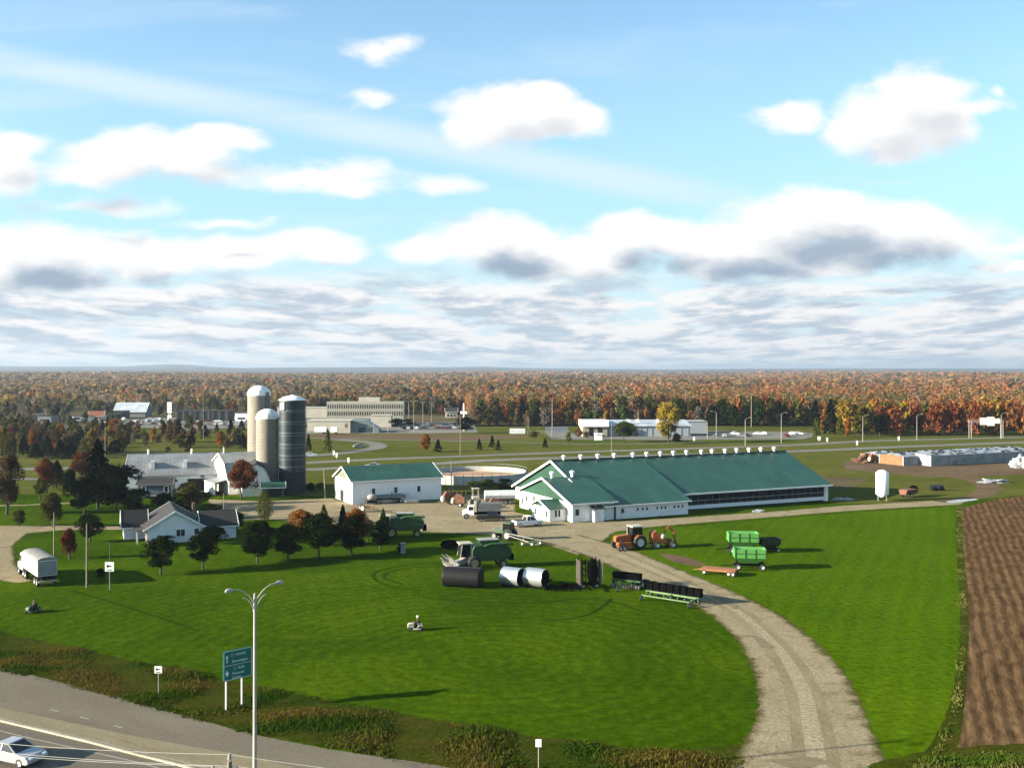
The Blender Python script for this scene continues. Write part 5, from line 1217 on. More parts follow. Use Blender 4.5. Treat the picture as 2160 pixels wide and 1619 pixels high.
# ================================================================ farm machines
gm_=plain('implement_green',(.020,.085,.016),.5,var=.3,spec=.5); gm2=plain('wagon_green',(.11,.36,.07),.45,var=.2,spec=.5); om=plain('implement_orange',(.48,.13,.03),.5,var=.3); blk=plain('implement_black',(.006,.006,.006),.95,spec=.0); rust=plain('rusted_steel',(.23,.10,.05),.85,var=.5,scale=3); stl=plain('pale_steel',(.42,.40,.35),.5,var=.3); crm=plain('cream_paint',(.62,.56,.42),.5,var=.2)
def tractor(loc,rz,label,bm_,rm,cabm=None,s=1.0,loader=False):
    t=T('tractor',label,'tractor',loc,rz); t.scale=(s,s,s)
    m=MB(); m.prism([(0,1.0),(0,1.75),(.3,1.85),(2.0,1.7),(2.25,1.5),(2.25,.95)],'y',-.38,.38); m.build('hood',bm_,t,bevel=.05)
    m=MB(); m.box(-1.4,2.1,-.25,.25,.65,1.0); m.box(-.1,2.3,-.2,.2,.5,.7); m.build('chassis',blk,t)
    m=MB(); 
    for x,y in ((-1.35,-.72),(-1.35,.72),(.0,-.72),(.0,.72)): m.bar((x,y,1.3),(x*.9-.02,y*.93,2.75),.09)
    m.box(-1.4,.05,-.75,.75,1.2,1.32); m.build('cab_frame',blk,t)
    MB().box(-1.28,-.06,-.66,.66,1.32,2.7).build('cab_glass',cg,t); MB().box(-1.5,.15,-.82,.82,2.72,2.9).build('cab_roof',cabm or bm_,t,bevel=.05)
    m=MB()
    for s_ in (-1,1): m.prism([(-1.7,1.3),(-1.4,1.75),(-.6,1.8),(-.1,1.35),(-.2,1.3),(-.65,1.68),(-1.35,1.65),(-1.6,1.25)],'y',s_*.78-.28,s_*.78+.28)
    m.build('mudguards',bm_,t)
    m=MB(); m.cyl((.6,.3,1.7),(.6,.3,2.7),.06,n=8); m.build('exhaust',stl,t)
    for s_ in (-1,1): wheel(t,-.85,s_*.98,.86,.86,.5,rm=rm); wheel(t,1.7,s_*.85,.58,.58,.36,rm=rm)
    if loader:
        m=MB()
        for s_ in (-.55,.55): m.bar((.3,s_,1.5),(2.0,s_,1.9),.14); m.bar((2.0,s_,1.9),(3.2,s_,.5),.14)
        m.build('loader_arms',bm_,t); m=MB(); m.prism([(3.1,.1),(3.0,.9),(3.15,.95),(3.3,.25),(3.95,.15),(3.95,.08)],'y',-1.05,1.05); m.build('bucket',bm_,t)
    return t
def combine(loc,rz,label,reel=True):
    """front +x"""
    t=T('combine_harvester',label,'combine harvester',loc,rz)
    m=MB(); m.prism([(-4.4,1.6),(-4.5,2.6),(-3.9,3.3),(-.5,3.45),(1.0,3.3),(1.3,2.6),(1.3,1.4),(-.5,1.1),(-3.6,1.2)],'y',-1.45,1.45); m.build('body',gm_,t,bevel=.08)
    m=MB(); m.prism([(-2.4,3.4),(-2.9,4.0),(.3,4.0),(-.1,3.4)],'y',-1.3,1.3); m.build('grain_tank',gm_,t)
    m=MB(); m.box(-2.7,.1,-1.1,1.1,4.0,4.05); m.build('tank_cover',stl,t)
    m=MB(); m.prism([(1.3,1.7),(1.3,3.45),(2.6,3.5),(2.95,2.5),(2.6,1.7)],'y',-.95,.95); m.build('cab_glass',cg,t,bevel=.04); MB().box(1.1,3.0,-1.05,1.05,3.5,3.68).build('cab_roof',crm,t,bevel=.05)
    m=MB()
    for s in (-.97,.97): m.bar((2.62,s,3.5),(2.9,s,1.7),.12); m.bar((1.35,s,1.6),(1.35,s,3.5),.12)
    m.build('cab_pillars',crm,t)
    m=MB(); m.prism([(1.2,1.0),(1.2,1.9),(3.6,1.0),(3.6,.4)],'y',-.6,.6); m.build('feeder_house',stl,t)
    m=MB(); m.tube([(-.4,1.5,3.2),(-1.2,1.9,3.6),(-4.6,1.9,3.5)],.17,8); m.build('unloading_auger',gm_,t)
    m=MB(); m.bar((.9,1.6,.6),(1.2,1.6,1.9),.06); m.bar((1.5,1.6,.6),(1.7,1.6,1.9),.06); [m.bar((.95+.05*k,1.6,.7+.25*k),(1.52+.04*k,1.6,.7+.25*k),.05) for k in range(5)]; m.build('ladder',crm,t)
    for s in (-1,1): wheel(t,1.0,s*1.5,.95,.95,.65,rm=yrim); wheel(t,-3.3,s*1.25,.62,.62,.42,rm=yrim)
    m=MB(); m.box(-4.9,-4.3,-1.1,1.1,1.0,1.9); m.build('chopper',blk,t)
    if reel:
        m=MB(); m.box(3.5,3.7,-3.0,3.0,.25,1.15); m.box(3.6,4.6,-3.0,3.0,.2,.32); m.box(3.5,4.6,-3.05,-2.95,.2,1.0); m.box(3.5,4.6,2.95,3.05,.2,1.0); o=m.build('header',stl,t)
        m=MB(); 
        for k in range(6): a=k*math.pi/3; m.bar((4.5+.55*math.cos(a),-2.9,1.15+.55*math.sin(a)),(4.5+.55*math.cos(a),2.9,1.15+.55*math.sin(a)),.06)
        for y in (-2.8,0,2.8):
            for k in range(3): a=k*math.pi/3; m.bar((4.5+.55*math.cos(a),y,1.15+.55*math.sin(a)),(4.5-.55*math.cos(a),y,1.15-.55*math.sin(a)),.05)
        m.build('reel',plain('reel_steel',(.20,.20,.16),.6) if 'reel_steel' not in MATS else MATS['reel_steel'],o)
    return t
combine(P(1010,1196),R(196),'green combine harvester with a cream cab roof behind the big black roller',True)
combine(P(838,1131),R(188),'green combine harvester standing at the lawn edge of the gravel yard',False)
# land roller: big black ribbed drum
def drum(loc,rz,r,Lx,mat,name,label,cat,hollow=True,ribs=14,n=36,zoff=0):
    t=T(name,label,cat,loc,rz)
    m=MB(); pr=[]
    if not hollow: pr+=[(r*.86,-Lx/2-.12),(r*.96,-Lx/2-.05)]
    for k in range(ribs*2+1): pr.append((r-(.05 if k%2 else 0),-Lx/2+Lx*k/(ribs*2)))
    if not hollow: pr+=[(r*.96,Lx/2+.05),(r*.86,Lx/2+.12)]
    m.lathe(pr,'x',(0,0,r+zoff),n); 
    if hollow: m.lathe([(r-.08,Lx/2),(r,Lx/2)],'x',(0,0,r+zoff),n); m.lathe([(r-.08,-Lx/2),(r,-Lx/2)],'x',(0,0,r+zoff),n)
    else: m.lathe([(r,Lx/2),(.01,Lx/2+.1)],'x',(0,0,r+zoff),n); m.lathe([(r,-Lx/2),(.01,-Lx/2-.1)],'x',(0,0,r+zoff),n)
    m.build('drum',mat,t)
    if hollow: MB().lathe([(r-.085,-Lx/2+.02),(r-.085,Lx/2-.02)],'x',(0,0,r+zoff),n).lathe([(r-.09,-Lx/2+.3),(.01,-Lx/2+.3)],'x',(0,0,r+zoff),n).build('inside_shade',MATS['implement_black'],t)  # black inner skin and back disc paint in the shade of the hollow
    return t
t=drum(P(976,1237),R(-14),1.28,4.9,plain('roller_black_rubber',(.013,.013,.014),.6,spec=.15),'land_roller','big black roller drum lying in front of the green combine','land roller',False,ribs=10)
m=MB(); m.bar((-2.2,1.0,2.3),(0,1.8,2.1),.12); m.bar((2.2,1.0,2.3),(0,1.8,2.1),.12); m.box(-2.3,2.3,.9,1.05,2.2,2.4); m.build('frame',plain('frame_grey',(.10,.10,.10),.6),t)
shin,nsh,bsh_=newmat('corrugated_galvanised'); nn=noise(nsh,objco(nsh,(6,1,1)),2,4,.6); L(nsh,ramp(nsh,nn,[(.3,(.42,.43,.44)),(.7,(.62,.63,.64))]),bsh_.inputs['Base Color']); bsh_.inputs['Metallic'].default_value=.75; bsh_.inputs['Roughness'].default_value=.36
t1=drum(P(1081,1235),R(-30),1.22,2.6,shin,'steel_drum','left one of two shiny corrugated steel drums on the lawn','steel drum',True,ribs=12)
t2=drum(P(1131,1237),R(-30),1.22,2.7,shin,'steel_drum','right one of two shiny corrugated steel drums on the lawn','steel drum',True,ribs=12)
for t in (t1,t2):
    m=MB(); m.box(-1.2,1.2,-.95,-.8,0,.12); m.box(-1.2,1.2,.8,.95,0,.12); m.build('cradle',blk,t)
m=MB(); m.bar((-1.5,-.2,.1),(-1.9,-.2,1.2),.08); m.bar((-1.5,.4,.1),(-2.0,.3,1.0),.08); m.bar((-1.3,0,.4),(-2.1,0,.4),.08); m.build('hitch',rust,t1)
# low black harrow
t=T('field_harrow','low black harrow lying right of the shiny steel drums','harrow',P(1183,1243),R(6)); m=MB()
m.bar((-2.6,-.4,.35),(-1.0,.3,1.35),.10); m.bar((-2.6,.6,.35),(-1.0,.5,1.35),.10)
for y in (-1.2,-.6,0,.6,1.2): m.bar((-2.2,y,.35),(2.6,y,.35),.10)
for x in (-2,-1,0,1,2.4): m.bar((x,-1.3,.42),(x,1.3,.42),.08)
m.build('frame',blk,t); m=MB()
for i in range(12):
    for y in (-1.2,-.6,0,.6,1.2): m.bar((-2.1+i*.4,y,.35),(-2.15+i*.4,y,0),.045)
m.build('tines',blk,t); m=MB(); m.sphere((.3,.2,.6),.55,sc=(1.5,.9,.5)); m.build('tarp_bundle',blk,t)
# tall folded cultivator
t=T('folded_cultivator','tall folded cultivator with rust brown tines, between the harrow and the seeder','cultivator',P(1244,1240),R(10)); m=MB()
for x in (-1.15,-.75,.5,.95):
    m.bar((x,-1.0,.5),(x*1.1,-.9,3.9),.12); m.bar((x,1.0,.5),(x*1.1,.9,3.9),.12)
    for z in (.9,1.7,2.5,3.3): m.bar((x*(1+z*.02),-1.0,z),(x*(1+z*.02),1.0,z),.12)
m.box(-1.0,1.0,-.3,.3,.5,.8); m.bar((0,-2.6,.5),(0,0,.6),.15); m.build('frame',blk,t); m=MB()
for sx,dx in ((-1.15,-1),(1.1,1)):
    for z in [.7+.28*k for k in range(11)]:
        for y in (-.9,-.45,0,.45,.9):
            m.bar((sx,y,z),(sx+dx*.38,y-.1,z+.12),.05); m.box(sx+dx*.38-.05,sx+dx*.38+.05,y-.16,y-.02,z-.02,z+.2)
m.build('tines',plain('worn_tine_steel',(.30,.24,.19),.6,var=.6,scale=4),t)
m=MB(); m.sphere((.35,0,2.2),1.0,sc=(.75,1.0,1.65)); m.build('folded_wing',blk,t)
for s in (-.9,.9): wheel(t,s,0,.42,.42,.28)
t=T('tyre_stack','stack of black tyres and hoses between the seeder and the planter','tyres',P(1362,1236),R(0))
for k,(x,y,z) in enumerate([(0,0,.15),(.1,0,.42),(.0,.05,.70),(1.05,.2,.15),(1.0,.25,.42),(-.9,.5,.15)]): o=bpy.data.objects.new('tyre',tyme); col.objects.link(o); o.parent=t; o.location=(x,y,z); o.scale=(1.2,1.2,1.3)
# seeder with small wheels
t=T('disc_seeder','dark green disc seeder with small wheels beside the driveway','seeder',P(1320,1240),R(-28)); m=MB()
m.box(-2.0,2.0,-.1,.1,.9,1.1); m.box(-2.0,2.0,.7,.85,.8,.95); m.bar((0,0,1),(-.2,-2.4,.5),.14); m.bar((-1.2,0,1),(-.2,-2.2,.5),.1); m.bar((1.2,0,1),(-.2,-2.2,.5),.1); m.build('frame',gm_,t)
m=MB(); m.prism([(.2,1.1),(-.1,1.9),(1.1,1.9),(.8,1.1)],'x',-1.9,1.9); m.build('seed_hopper',blk,t)
for x in (-1.9,-.7,.7,1.9): wheel(t,x,.9,.48,.48,.28,axis='x')
m=MB()
for k in range(12): m.cyl((-1.9+.345*k,-.3,.3),(-1.86+.345*k,-.3,.3),.3,n=10)
m.build('discs',stl,t); wheel(t,-.2,-2.4,.32,.32,.2,axis='x')
# planter
t=T('row_planter','green row planter with a row of black seed boxes at the driveway edge','planter',P(1418,1268),R(-38)); m=MB()
m.box(-3.6,3.6,-.15,.1,.75,.95); m.bar((-3.4,0,.85),(-2.6,-2.2,.55),.12); m.box(-3.2,3.4,-1.9,-1.78,.62,.76); m.bar((3.4,0,.85),(3.2,-1.9,.6),.12); m.bar((0,0,.85),(-.2,-1.9,.65),.12); m.build('frame',plain('pale_green',(.13,.24,.08),.5,var=.3),t)
m=MB()
for k in range(8): x=-3.3+k*.94; m.box(x-.36,x+.36,.2,.95,.9,1.75); m.box(x-.39,x+.39,.17,.98,1.75,1.86)
m.build('seed_boxes',blk,t); m=MB()
for k in range(8): x=-3.3+k*.94; m.bar((x,.1,.8),(x,1.1,.55),.08); m.cyl((x-.04,.7,.3),(x+.04,.7,.3),.3,n=10)
m.build('row_units',gm_,t)
for x in (-2.6,-.9,.9,2.6): wheel(t,x,1.35,.36,.36,.22,axis='x')
for x in (-3.2,3.3): wheel(t,x,-1.9,.34,.34,.2,axis='x')
# orange machines
tractor(P(1330,1156),R(200),'orange tractor with a dark cab beside the driveway fork',om,rim,cabm=crm,s=1.25)
t=T('forage_harvester','orange forage harvester parked right of the orange tractor','forage harvester',P(1395,1154),R(12))
m=MB(); m.prism([(-1.8,.9),(-1.8,2.4),(-1.2,2.9),(-.6,2.2),(.2,2.1),(.6,1.4),(.6,.8)],'y',-.9,.9); m.build('body',om,t,bevel=.05)
m=MB(); m.tube([(.4,0,2.0),(.7,0,3.0),(1.3,0,3.3),(2.1,0,2.6),(2.3,-.3,.4)],[.28,.22,.2,.2,.24],8); m.build('spout',om,t)
m=MB(); m.box(-3.2,-1.8,-.12,.12,.6,.8); m.box(.6,1.9,-.8,.8,.5,.75); m.box(.7,1.5,-.6,.6,.75,1.4); m.build('frame',rust,t)
m=MB(); m.sphere((.0,-.95,1.9),.42,sc=(1,.5,1)); m.build('guard',crm,t)
for x,y in ((-1.0,-1.1),(-1.0,1.1),(1.6,-1.1),(1.6,1.1)): wheel(t,x,y,.55,.55,.34)
t=T('mower_conditioner','rusty orange mower implement parked in front of the orange tractor','implement',P(1318,1160),R(14))
m=MB(); m.box(-1.2,1.0,-.6,.3,.4,1.0); m.prism([(-.6,.9),(-.6,1.3),(.6,1.2),(.8,.5)],'x',-1.2,1.0); m.bar((1,0,.7),(2.4,.2,.6),.12); m.build('deck',om,t)
for x in (-1.0,-.3): wheel(t,x,-.8,.42,.42,.2,rm=crm)
# green wagons
def wagon(px,py,rz,label,s=1.0,mat=None):
    t=T('grain_wagon',label,'wagon',P(px,py),rz); t.scale=(s,s,s)
    m=MB(); z0,z1=1.35,3.0
    def ring(x,y,z): return [(-x,-y,z),(x,-y,z),(x,y,z),(-x,y,z)]
    A,B,C_,Dd=ring(1.0,.6,.95),ring(2.2,1.25,1.75),ring(2.2,1.25,z1),ring(2.08,1.13,z1); E_=ring(.95,.5,1.1)
    vs=A+B+C_+Dd+E_; fs=[(0,3,2,1)]
    for a in (0,4,8,12): 
        for k in range(4): fs.append((a+k,a+(k+1)%4,a+4+(k+1)%4,a+4+k))
    m.add(vs,fs); m.build('hopper',mat or gm2,t)
    m=MB(); m.bar((-2.0,-1.26,2.4),(2.0,-1.26,2.4),.08); 
    for x in (-2.1,-.7,.7,2.1): m.bar((x,-1.27,1.75),(x,-1.27,3.0),.08)
    m.build('ribs',gm_,t)
    m=MB(); m.box(-2.2,2.2,-.5,-.38,.55,.75); m.box(-2.2,2.2,.38,.5,.55,.75); [m.bar((x,y,.7),(x,y*1.6,1.75),.1) for x in (-1.8,1.8) for y in (-.5,.5)]; m.bar((-2.2,0,.6),(-3.9,0,.45),.1); m.build('chassis',blk,t)
    for x in (-1.7,1.7):
        for y in (-1.05,1.05): wheel(t,x,y,.45,.45,.3)
    return t
wagon(1581,1200,R(-6),'near bright green grain wagon on the crop field')
wagon(1567,1165,R(-4),'far bright green grain wagon behind the near one',1.05)
wagon(1622,1163,R(10),'dark green rusty wagon right of the two bright green ones',.72,mat=plain('dark_green_rust',(.035,.05,.025),.8,var=.5))
t=T('flat_trailer','low rusty orange flat trailer on the grass beside the driveway','trailer',P(1517,1211),R(-26)); m=MB()
m.box(-2.4,2.4,-1.0,1.0,.75,.85); m.box(-2.4,2.4,-.9,-.75,.55,.75); m.box(-2.4,2.4,.75,.9,.55,.75); m.bar((-2.4,0,.6),(-3.6,0,.4),.1); m.build('deck',plain('orange_boards',(.42,.16,.07),.8,var=.4,scale=3),t)
for x in (-1.9,1.5,2.1):
    for y in (-.85,.85): wheel(t,x,y,.35,.35,.24,rm=crm)
# tractor with rake
tractor(P(1066,1137),R(150),'green tractor hitched to a hay rake at the edge of the yard',gm_,crm,s=1.0)
t=T('hay_rake','pale folding hay rake hitched behind the green tractor','hay rake',P(1098,1147),R(-24)); m=MB()
m.bar((-2.8,.2,1.6),(2.2,.1,1.0),.13); m.bar((-2.8,-.1,1.4),(1.8,-.9,.6),.11); m.bar((2.2,.1,1.0),(3.4,.6,.8),.12); m.bar((.6,.1,1.2),(.8,-.9,.6),.1); m.bar((1.8,-.9,.6),(3.4,.4,.7),.1); m.build('frame',stl,t); m=MB()
for i in range(16):
    x=.4+i*.2; m.bar((x,-.9+i*.07,.6),(x+.05,-1.05+i*.07,.05),.04)
m.build('tines',stl,t)
for x,y in ((.8,-1.2),(2.4,-1.0),(3.2,.6)): wheel(t,x,y,.32,.32,.16)
# ---- grain truck at the left
t=T('grain_truck','white grain truck with a tarped trailer parked on the left drive','truck',P(100,1236),R(-52)); 
tarp=plain('trailer_tarp',(.30,.29,.26),.7,var=.2)
m=MB(); m.box(-8.6,0,-1.22,1.22,1.35,3.4); m.build('trailer_box',plain('cream_aluminium',(.66,.63,.52),.4,var=.12),t,bevel=.04)
m=MB(); 
for k in range(9): m.box(-8.3+k*1.0,-8.22+k*1.0,-1.26,-1.22,1.4,3.35)
m.build('box_ribs',crm,t)
m=MB(); n=8; m.prism([(1.25*math.cos(math.pi*k/n),3.38+.42*math.sin(math.pi*k/n)) for k in range(n+1)],'x',-8.6,0); m.build('tarp',tarp,t)
MB().box(0,.06,-1.15,1.15,1.45,3.3).build('tailgate',plain('tailgate_in_shade',(.34,.35,.36),.5,var=.3),t); MB().box(-8.4,.1,-.6,.6,.85,1.3).build('chassis',blk,t); MB().box(0,.25,-1.1,1.1,.6,.8).build('rear_bumper',stl,t)  # tailgate greyer than the box: shade on the rear put into its colour
m=MB(); m.prism([(-11.6,.8),(-11.6,1.7),(-10.4,1.9),(-10.2,3.1),(-8.9,3.2),(-8.9,.8)],'y',-1.15,1.15); m.build('cab',paint('truck_white',(.72,.70,.64)),t,bevel=.08)
m=MB(); m.prism([(-10.48,1.95),(-10.25,2.95),(-10.1,2.95),(-10.3,1.95)],'y',-1.0,1.0); m.build('windshield',cg,t); MB().box(-10.1,-9.2,-1.17,1.17,2.0,2.8).build('side_windows',cg,t)
for x in (-11.0,-8.3,-7.1,-1.9,-.7):
    for y in (-1.0,1.0): wheel(t,x,y,.52,.52,.4)
# ---- yard vehicles
t=T('dump_truck','old truck with a grey dump box in the yard','truck',P(1012,1092),R(4)); m=MB(); m.box(-.6,4.0,-1.15,1.15,1.4,2.9); m.build('dump_box',plain('dull_grey_box',(.15,.16,.16),.7,var=.3),t); MB().box(-1.0,-.62,-1.2,1.2,1.3,3.1).build('box_front',crm,t)
m=MB(); m.prism([(-3.3,.7),(-3.3,1.5),(-2.4,1.6),(-2.2,2.4),(-1.1,2.45),(-1.1,.7)],'y',-1.0,1.0); m.build('cab',whm,t,bevel=.06); MB().box(-2.2,-1.3,-1.02,1.02,1.65,2.3).build('side_windows',cg,t); MB().box(-3.2,4.0,-.4,.4,.7,1.3).build('chassis',blk,t)
for x in (-2.6,1.6,2.7):
    for y in (-.95,.95): wheel(t,x,y,.5,.5,.35)
t=T('white_tank_trailer','white rounded tank trailer behind the dump truck','trailer',P(1060,1062),R(6)); m=MB(); n=10; m.prism([(1.15*math.cos(2*math.pi*k/n),1.9+1.0*math.sin(2*math.pi*k/n)) for k in range(n)],'x',-3.8,2.6); m.build('tank',plain('dull_white_tank',(.52,.53,.53),.5,var=.2),t); MB().box(-3.6,2.4,-.5,.5,.6,1.0).build('chassis',rust,t)
for x in (.6,1.6):
    for y in (-.9,.9): wheel(t,x,y,.45,.45,.3)
t=T('boxy_loader','small cream skid loader with an open cage cab in the yard','loader',P(1003,1060),R(100)); m=MB(); m.box(-1.2,1.0,-.7,.7,.4,1.4); m.build('body',crm,t,bevel=.05); m=MB(); [m.bar((x,y,1.4),(x,y,3.0),.12) for x in (-.6,.7) for y in (-.6,.6)]; m.box(-.75,.85,-.75,.75,3.0,3.15); m.build('cage',crm,t)
for x in (-.7,.6):
    for y in (-.85,.85): wheel(t,x,y,.42,.42,.28)
for i,(px,py,rz,lab) in enumerate([(948,1063,20,'rusty old baler at the left of the scrap row'),(972,1068,-10,'cream and rust baler second in the scrap row'),(1046,1078,8,'rust red implement behind the black pickup'),(1842,976,15,'rusty machine beside the small bunker')]):
    t=T('old_baler',lab,'baler',P(px,py),R(rz)); m=MB(); m.box(-1.3,1.0,-.8,.8,.7,2.1); m.prism([(-1.3,2.1),(-.8,2.7),(.2,2.5),(.6,2.1)],'y',-.6,.6); m.build('housing',rust,t,bevel=.05)
    m=MB(); m.sphere((-1.5,-.3,1.2),.75,sc=(.7,1,1)); m.box(1.0,2.0,-.5,.5,.6,1.2); m.build('cover',crm,t); m=MB(); m.bar((1.0,0,.7),(2.8,.2,.6),.12); [m.bar((x,.5,2.1),(x+.1,.5,3.2),.08) for x in (-1,0,.9)]; m.build('frame',rust,t)
    for y in (-.9,.9): wheel(t,0,y,.45,.45,.3)
# along the shed wall
t=T('small_implement','rusty implement with pale wheels at the corner of the green roofed shed','implement',P(778,1079),R(-30)); m=MB(); m.box(-1.4,1.2,-.15,.15,.9,1.1); m.bar((1,0,1),(3.6,.3,.5),.12); m.bar((-1.2,-.5,.6),(-1.2,.5,2.2),.1); [m.bar((x,-.7,.9),(x,.7,.3),.06) for x in (-1,-.5,0,.5,1,1.5,2,2.5)]; m.build('frame',rust,t)
for x,y in ((-1.5,-.7),(-.8,-1.0)): wheel(t,x,y,.75,.75,.18,rm=crm)
t=T('sprayer_tank','grey sprayer tank standing by the first shed window','tank',P(785,1063),R(10)); m=MB(); m.sphere((0,0,1.5),.9,sc=(1.2,.8,.8)); m.build('tank',stl,t); m=MB(); m.box(-1,1,-.6,.6,.4,.7); [m.bar((x,y,.0),(x,y,.8),.1) for x in (-.9,.9) for y in (-.5,.5)]; m.build('stand',blk,t)
t=T('flat_wagon','long pale flat wagon parked along the shed wall','wagon',P(825,1059),R(14)); m=MB(); m.box(-3.4,3.0,-1.0,1.0,1.0,1.75); m.build('sideboards',plain('pale_teal_boards',(.22,.28,.28),.7,var=.3),t); MB().box(-3.4,3.0,-.5,.5,.7,1.0).build('chassis',blk,t); MB().box(-.05,.1,-1.08,-1.0,.9,2.4).build('stake',gm_,t)
for x in (-2.4,2.0):
    for y in (-.9,.9): wheel(t,x,y,.4,.4,.25)
t=T('white_bulk_bag','white bulk bag between the second and third shed windows','bag',P(856,1058),R(10)); m=MB(); m.box(-1.2,1.2,-.7,.7,0,1.5); m.box(-.9,.9,-.5,.5,1.5,1.9); m.build('bag_body',plain('bag_white',(.50,.52,.54),.7,var=.2),t,bevel=.15)
t=T('low_trough','pale low trough lying by the shed wall','trough',P(868,1061),R(12)); m=MB(); m.box(-1.3,1.3,-.45,.45,.15,.6); m.build('body',stl,t); m=MB(); m.box(1.6,5.5,-.5,.3,.1,.75); m.build('crates',plain('dark_teal',(.04,.08,.08),.8),t)
t=T('transformer_box','small pale transformer box on the lawn right of the tree row','utility box',P(850,1166),R(14)); m=MB(); m.box(-.35,.35,-.3,.3,0,1.5); m.build('cabinet',plain('pale_grey_box',(.34,.35,.36),.6),t); MB().box(-.40,.40,-.35,.35,1.5,1.58).build('lid',stl,t)
# right yard
t=T('rusty_spreader','rusty manure spreader on the grass right of the feed bin','spreader',P(1917,1048),R(35)); m=MB(); m.prism([(-.7,.7),(-1.1,1.8),(1.1,1.8),(.7,.7)],'x',-2.2,1.8); m.build('box',rust,t); m=MB(); m.sphere((2.4,.4,1.5),1.0,sc=(1.1,1,1)); m.build('dark_drum',blk,t)
for y in (-1.0,1.0): wheel(t,-.6,y,.5,.5,.3)
t=T('black_silage_bale_pair','pair of black wrapped bales on the grass inside the dirt bend','bales',P(1978,1034),R(10)); m=MB(); m.cyl((-1.9,0,.65),(-.1,0,.65),.65,n=18); m.cyl((.1,0,.65),(1.9,0,.65),.65,n=18); bpy.data.objects.remove(t)
for i,x in enumerate((1970,1984)):
    o=MB().cyl((-.65,0,.65),(.65,0,.65),.65,n=18).build('wrapped_bale',plain('black_wrap',(.012,.012,.014),.35) if i==0 else MATS['black_wrap'],bevel=.08); o.location=P(x,1034); o.rotation_euler=(0,0,R(10)); tag(o,('left' if i==0 else 'right')+' one of two black wrapped bales inside the dirt bend','bale')
o=MB().sphere((0,0,.75),.95,sc=(1.5,1,.85)).build('covered_pile',blk); o.location=P(948,1158); tag(o,'low black covered pile left of the combine cab','pile')
# concrete bridge rail of the tank side
# ================================================================ foreground furniture
# double-arm street lamp
base=XD(537.5,64); sl_=T('street_lamp','tall double armed street lamp standing by the near highway','street lamp',base)
MB().cyl((0,0,0),(0,0,13.3),.15,.085,n=16).build('shaft',galv,sl_); MB().cyl((0,0,0),(0,0,.5),.26,.24,n=16).build('base',galv,sl_)
dv=Vector((.73,.68,0)).normalized()
for s in (-1,1):
    for off,r_,nm in ((0,.045,'arm'),(-.45,.03,'arm_brace')):
        pts=[]
        for k in range(9):
            a=k/8; pts.append(dv*s*(1.5*(a**1.35) if nm=='arm' else .8*a**1.2)+Vector((0,0,12.9+off+(1.28*math.sin(a*math.pi/2)**.9 if nm=='arm' else 1.12*math.sin(a*math.pi/2)))))
        o=MB().tube(pts,r_,8).build(nm,galv,sl_)
        if nm=='arm': ao=o
    e=dv*s*1.5+Vector((0,0,14.18)); q=dv*s*2.05+Vector((0,0,14.16))
    h=MB(); h.tube([e,e+(q-e)*.3,e+(q-e)*.8,q],[.06,.14,.15,.06],10); h.build('lamp_head',plain('cobra_head',(.50,.48,.42),.45) if 'cobra_head' not in MATS else MATS['cobra_head'],ao)
MB().cyl((0,0,12.6),(0,0,13.75),.12,.07,n=12).build('bracket',galv,sl_)
# green direction sign
a=P(481,1497); b=P(507,1500); gs=T('direction_sign','green highway direction sign on two pale posts beside the near lamp','road sign',a)
sgn=plain('sign_green',(.016,.21,.15),.55,var=.12,spec=.3); whs=plain('sign_white',(.62,.66,.64),.5,var=.05)
sa=R(43); sx_,sy_=math.cos(sa),math.sin(sa)
bb_=b-a; sw=2.62; sh=2.5
off=Vector((-.33,-.31,0))
pn=bpy.data.objects.new('sign_panel',None)
def SP(u_,v_,w_=0): return Vector((off.x+sx_*u_+sy_*w_,off.y+sy_*u_-sx_*w_,2.42+v_))
def spoly(o2,w0,w1):
    n=len(o2); vs=[SP(u_,v_,w0) for u_,v_ in o2]+[SP(u_,v_,w1) for u_,v_ in o2]; return vs,[tuple(range(n)),tuple(range(2*n-1,n-1,-1))]+[(i,(i+1)%n,(i+1)%n+n,i+n) for i in range(n)]
def rrect(x0,x1,y0,y1,r):
    o2=[]
    for cx,cy,a0 in ((x1-r,y0+r,-90),(x1-r,y1-r,0),(x0+r,y1-r,90),(x0+r,y0+r,180)):
        for k in range(5): o2.append((cx+r*math.cos(R(a0+22.5*k)),cy+r*math.sin(R(a0+22.5*k))))
    return o2
pan=MB().add(*spoly(rrect(0,sw,0,sh,.16),0,.05)).build('sign_panel',sgn,gs)
bord=MB(); o1=rrect(.04,sw-.04,.04,sh-.04,.14); o2_=rrect(.085,sw-.085,.085,sh-.085,.11); n=len(o1)
bord.add([SP(*p,.056) for p in o1]+[SP(*p,.056) for p in o2_],[(i,(i+1)%n,(i+1)%n+n,i+n) for i in range(n)]); bord.build('border',whs,pan)
ln=MB().add(*spoly([(.1,1.24),(sw-.1,1.24),(sw-.1,1.27),(.1,1.27)],.052,.058)).build('divider',whs,pan)
M3=Matrix(((sx_,0,sy_,0),(sy_,0,-sx_,0),(0,1,0,0),(0,0,0,1)))
def text(s,u_,v_,size):
    cu=bpy.data.curves.new('lettering','FONT'); cu.body=s; cu.size=size; cu.extrude=.003; o=bpy.data.objects.new('lettering',cu); col.objects.link(o)
    dg=bpy.context.evaluated_depsgraph_get(); me=bpy.data.meshes.new_from_object(o.evaluated_get(dg)); bpy.data.objects.remove(o)
    me.transform(M3); o=bpy.data.objects.new('lettering',me); col.objects.link(o); me.materials.append(whs); o.parent=pan; o.location=SP(u_,v_,.058)
text('NORD',1.15,1.98,.30); text('Shawinigan',.78,1.45,.32); text('SUD',1.35,.86,.30); text('Montréal',.78,.44,.30); text('Québec',.78,.12,.26)
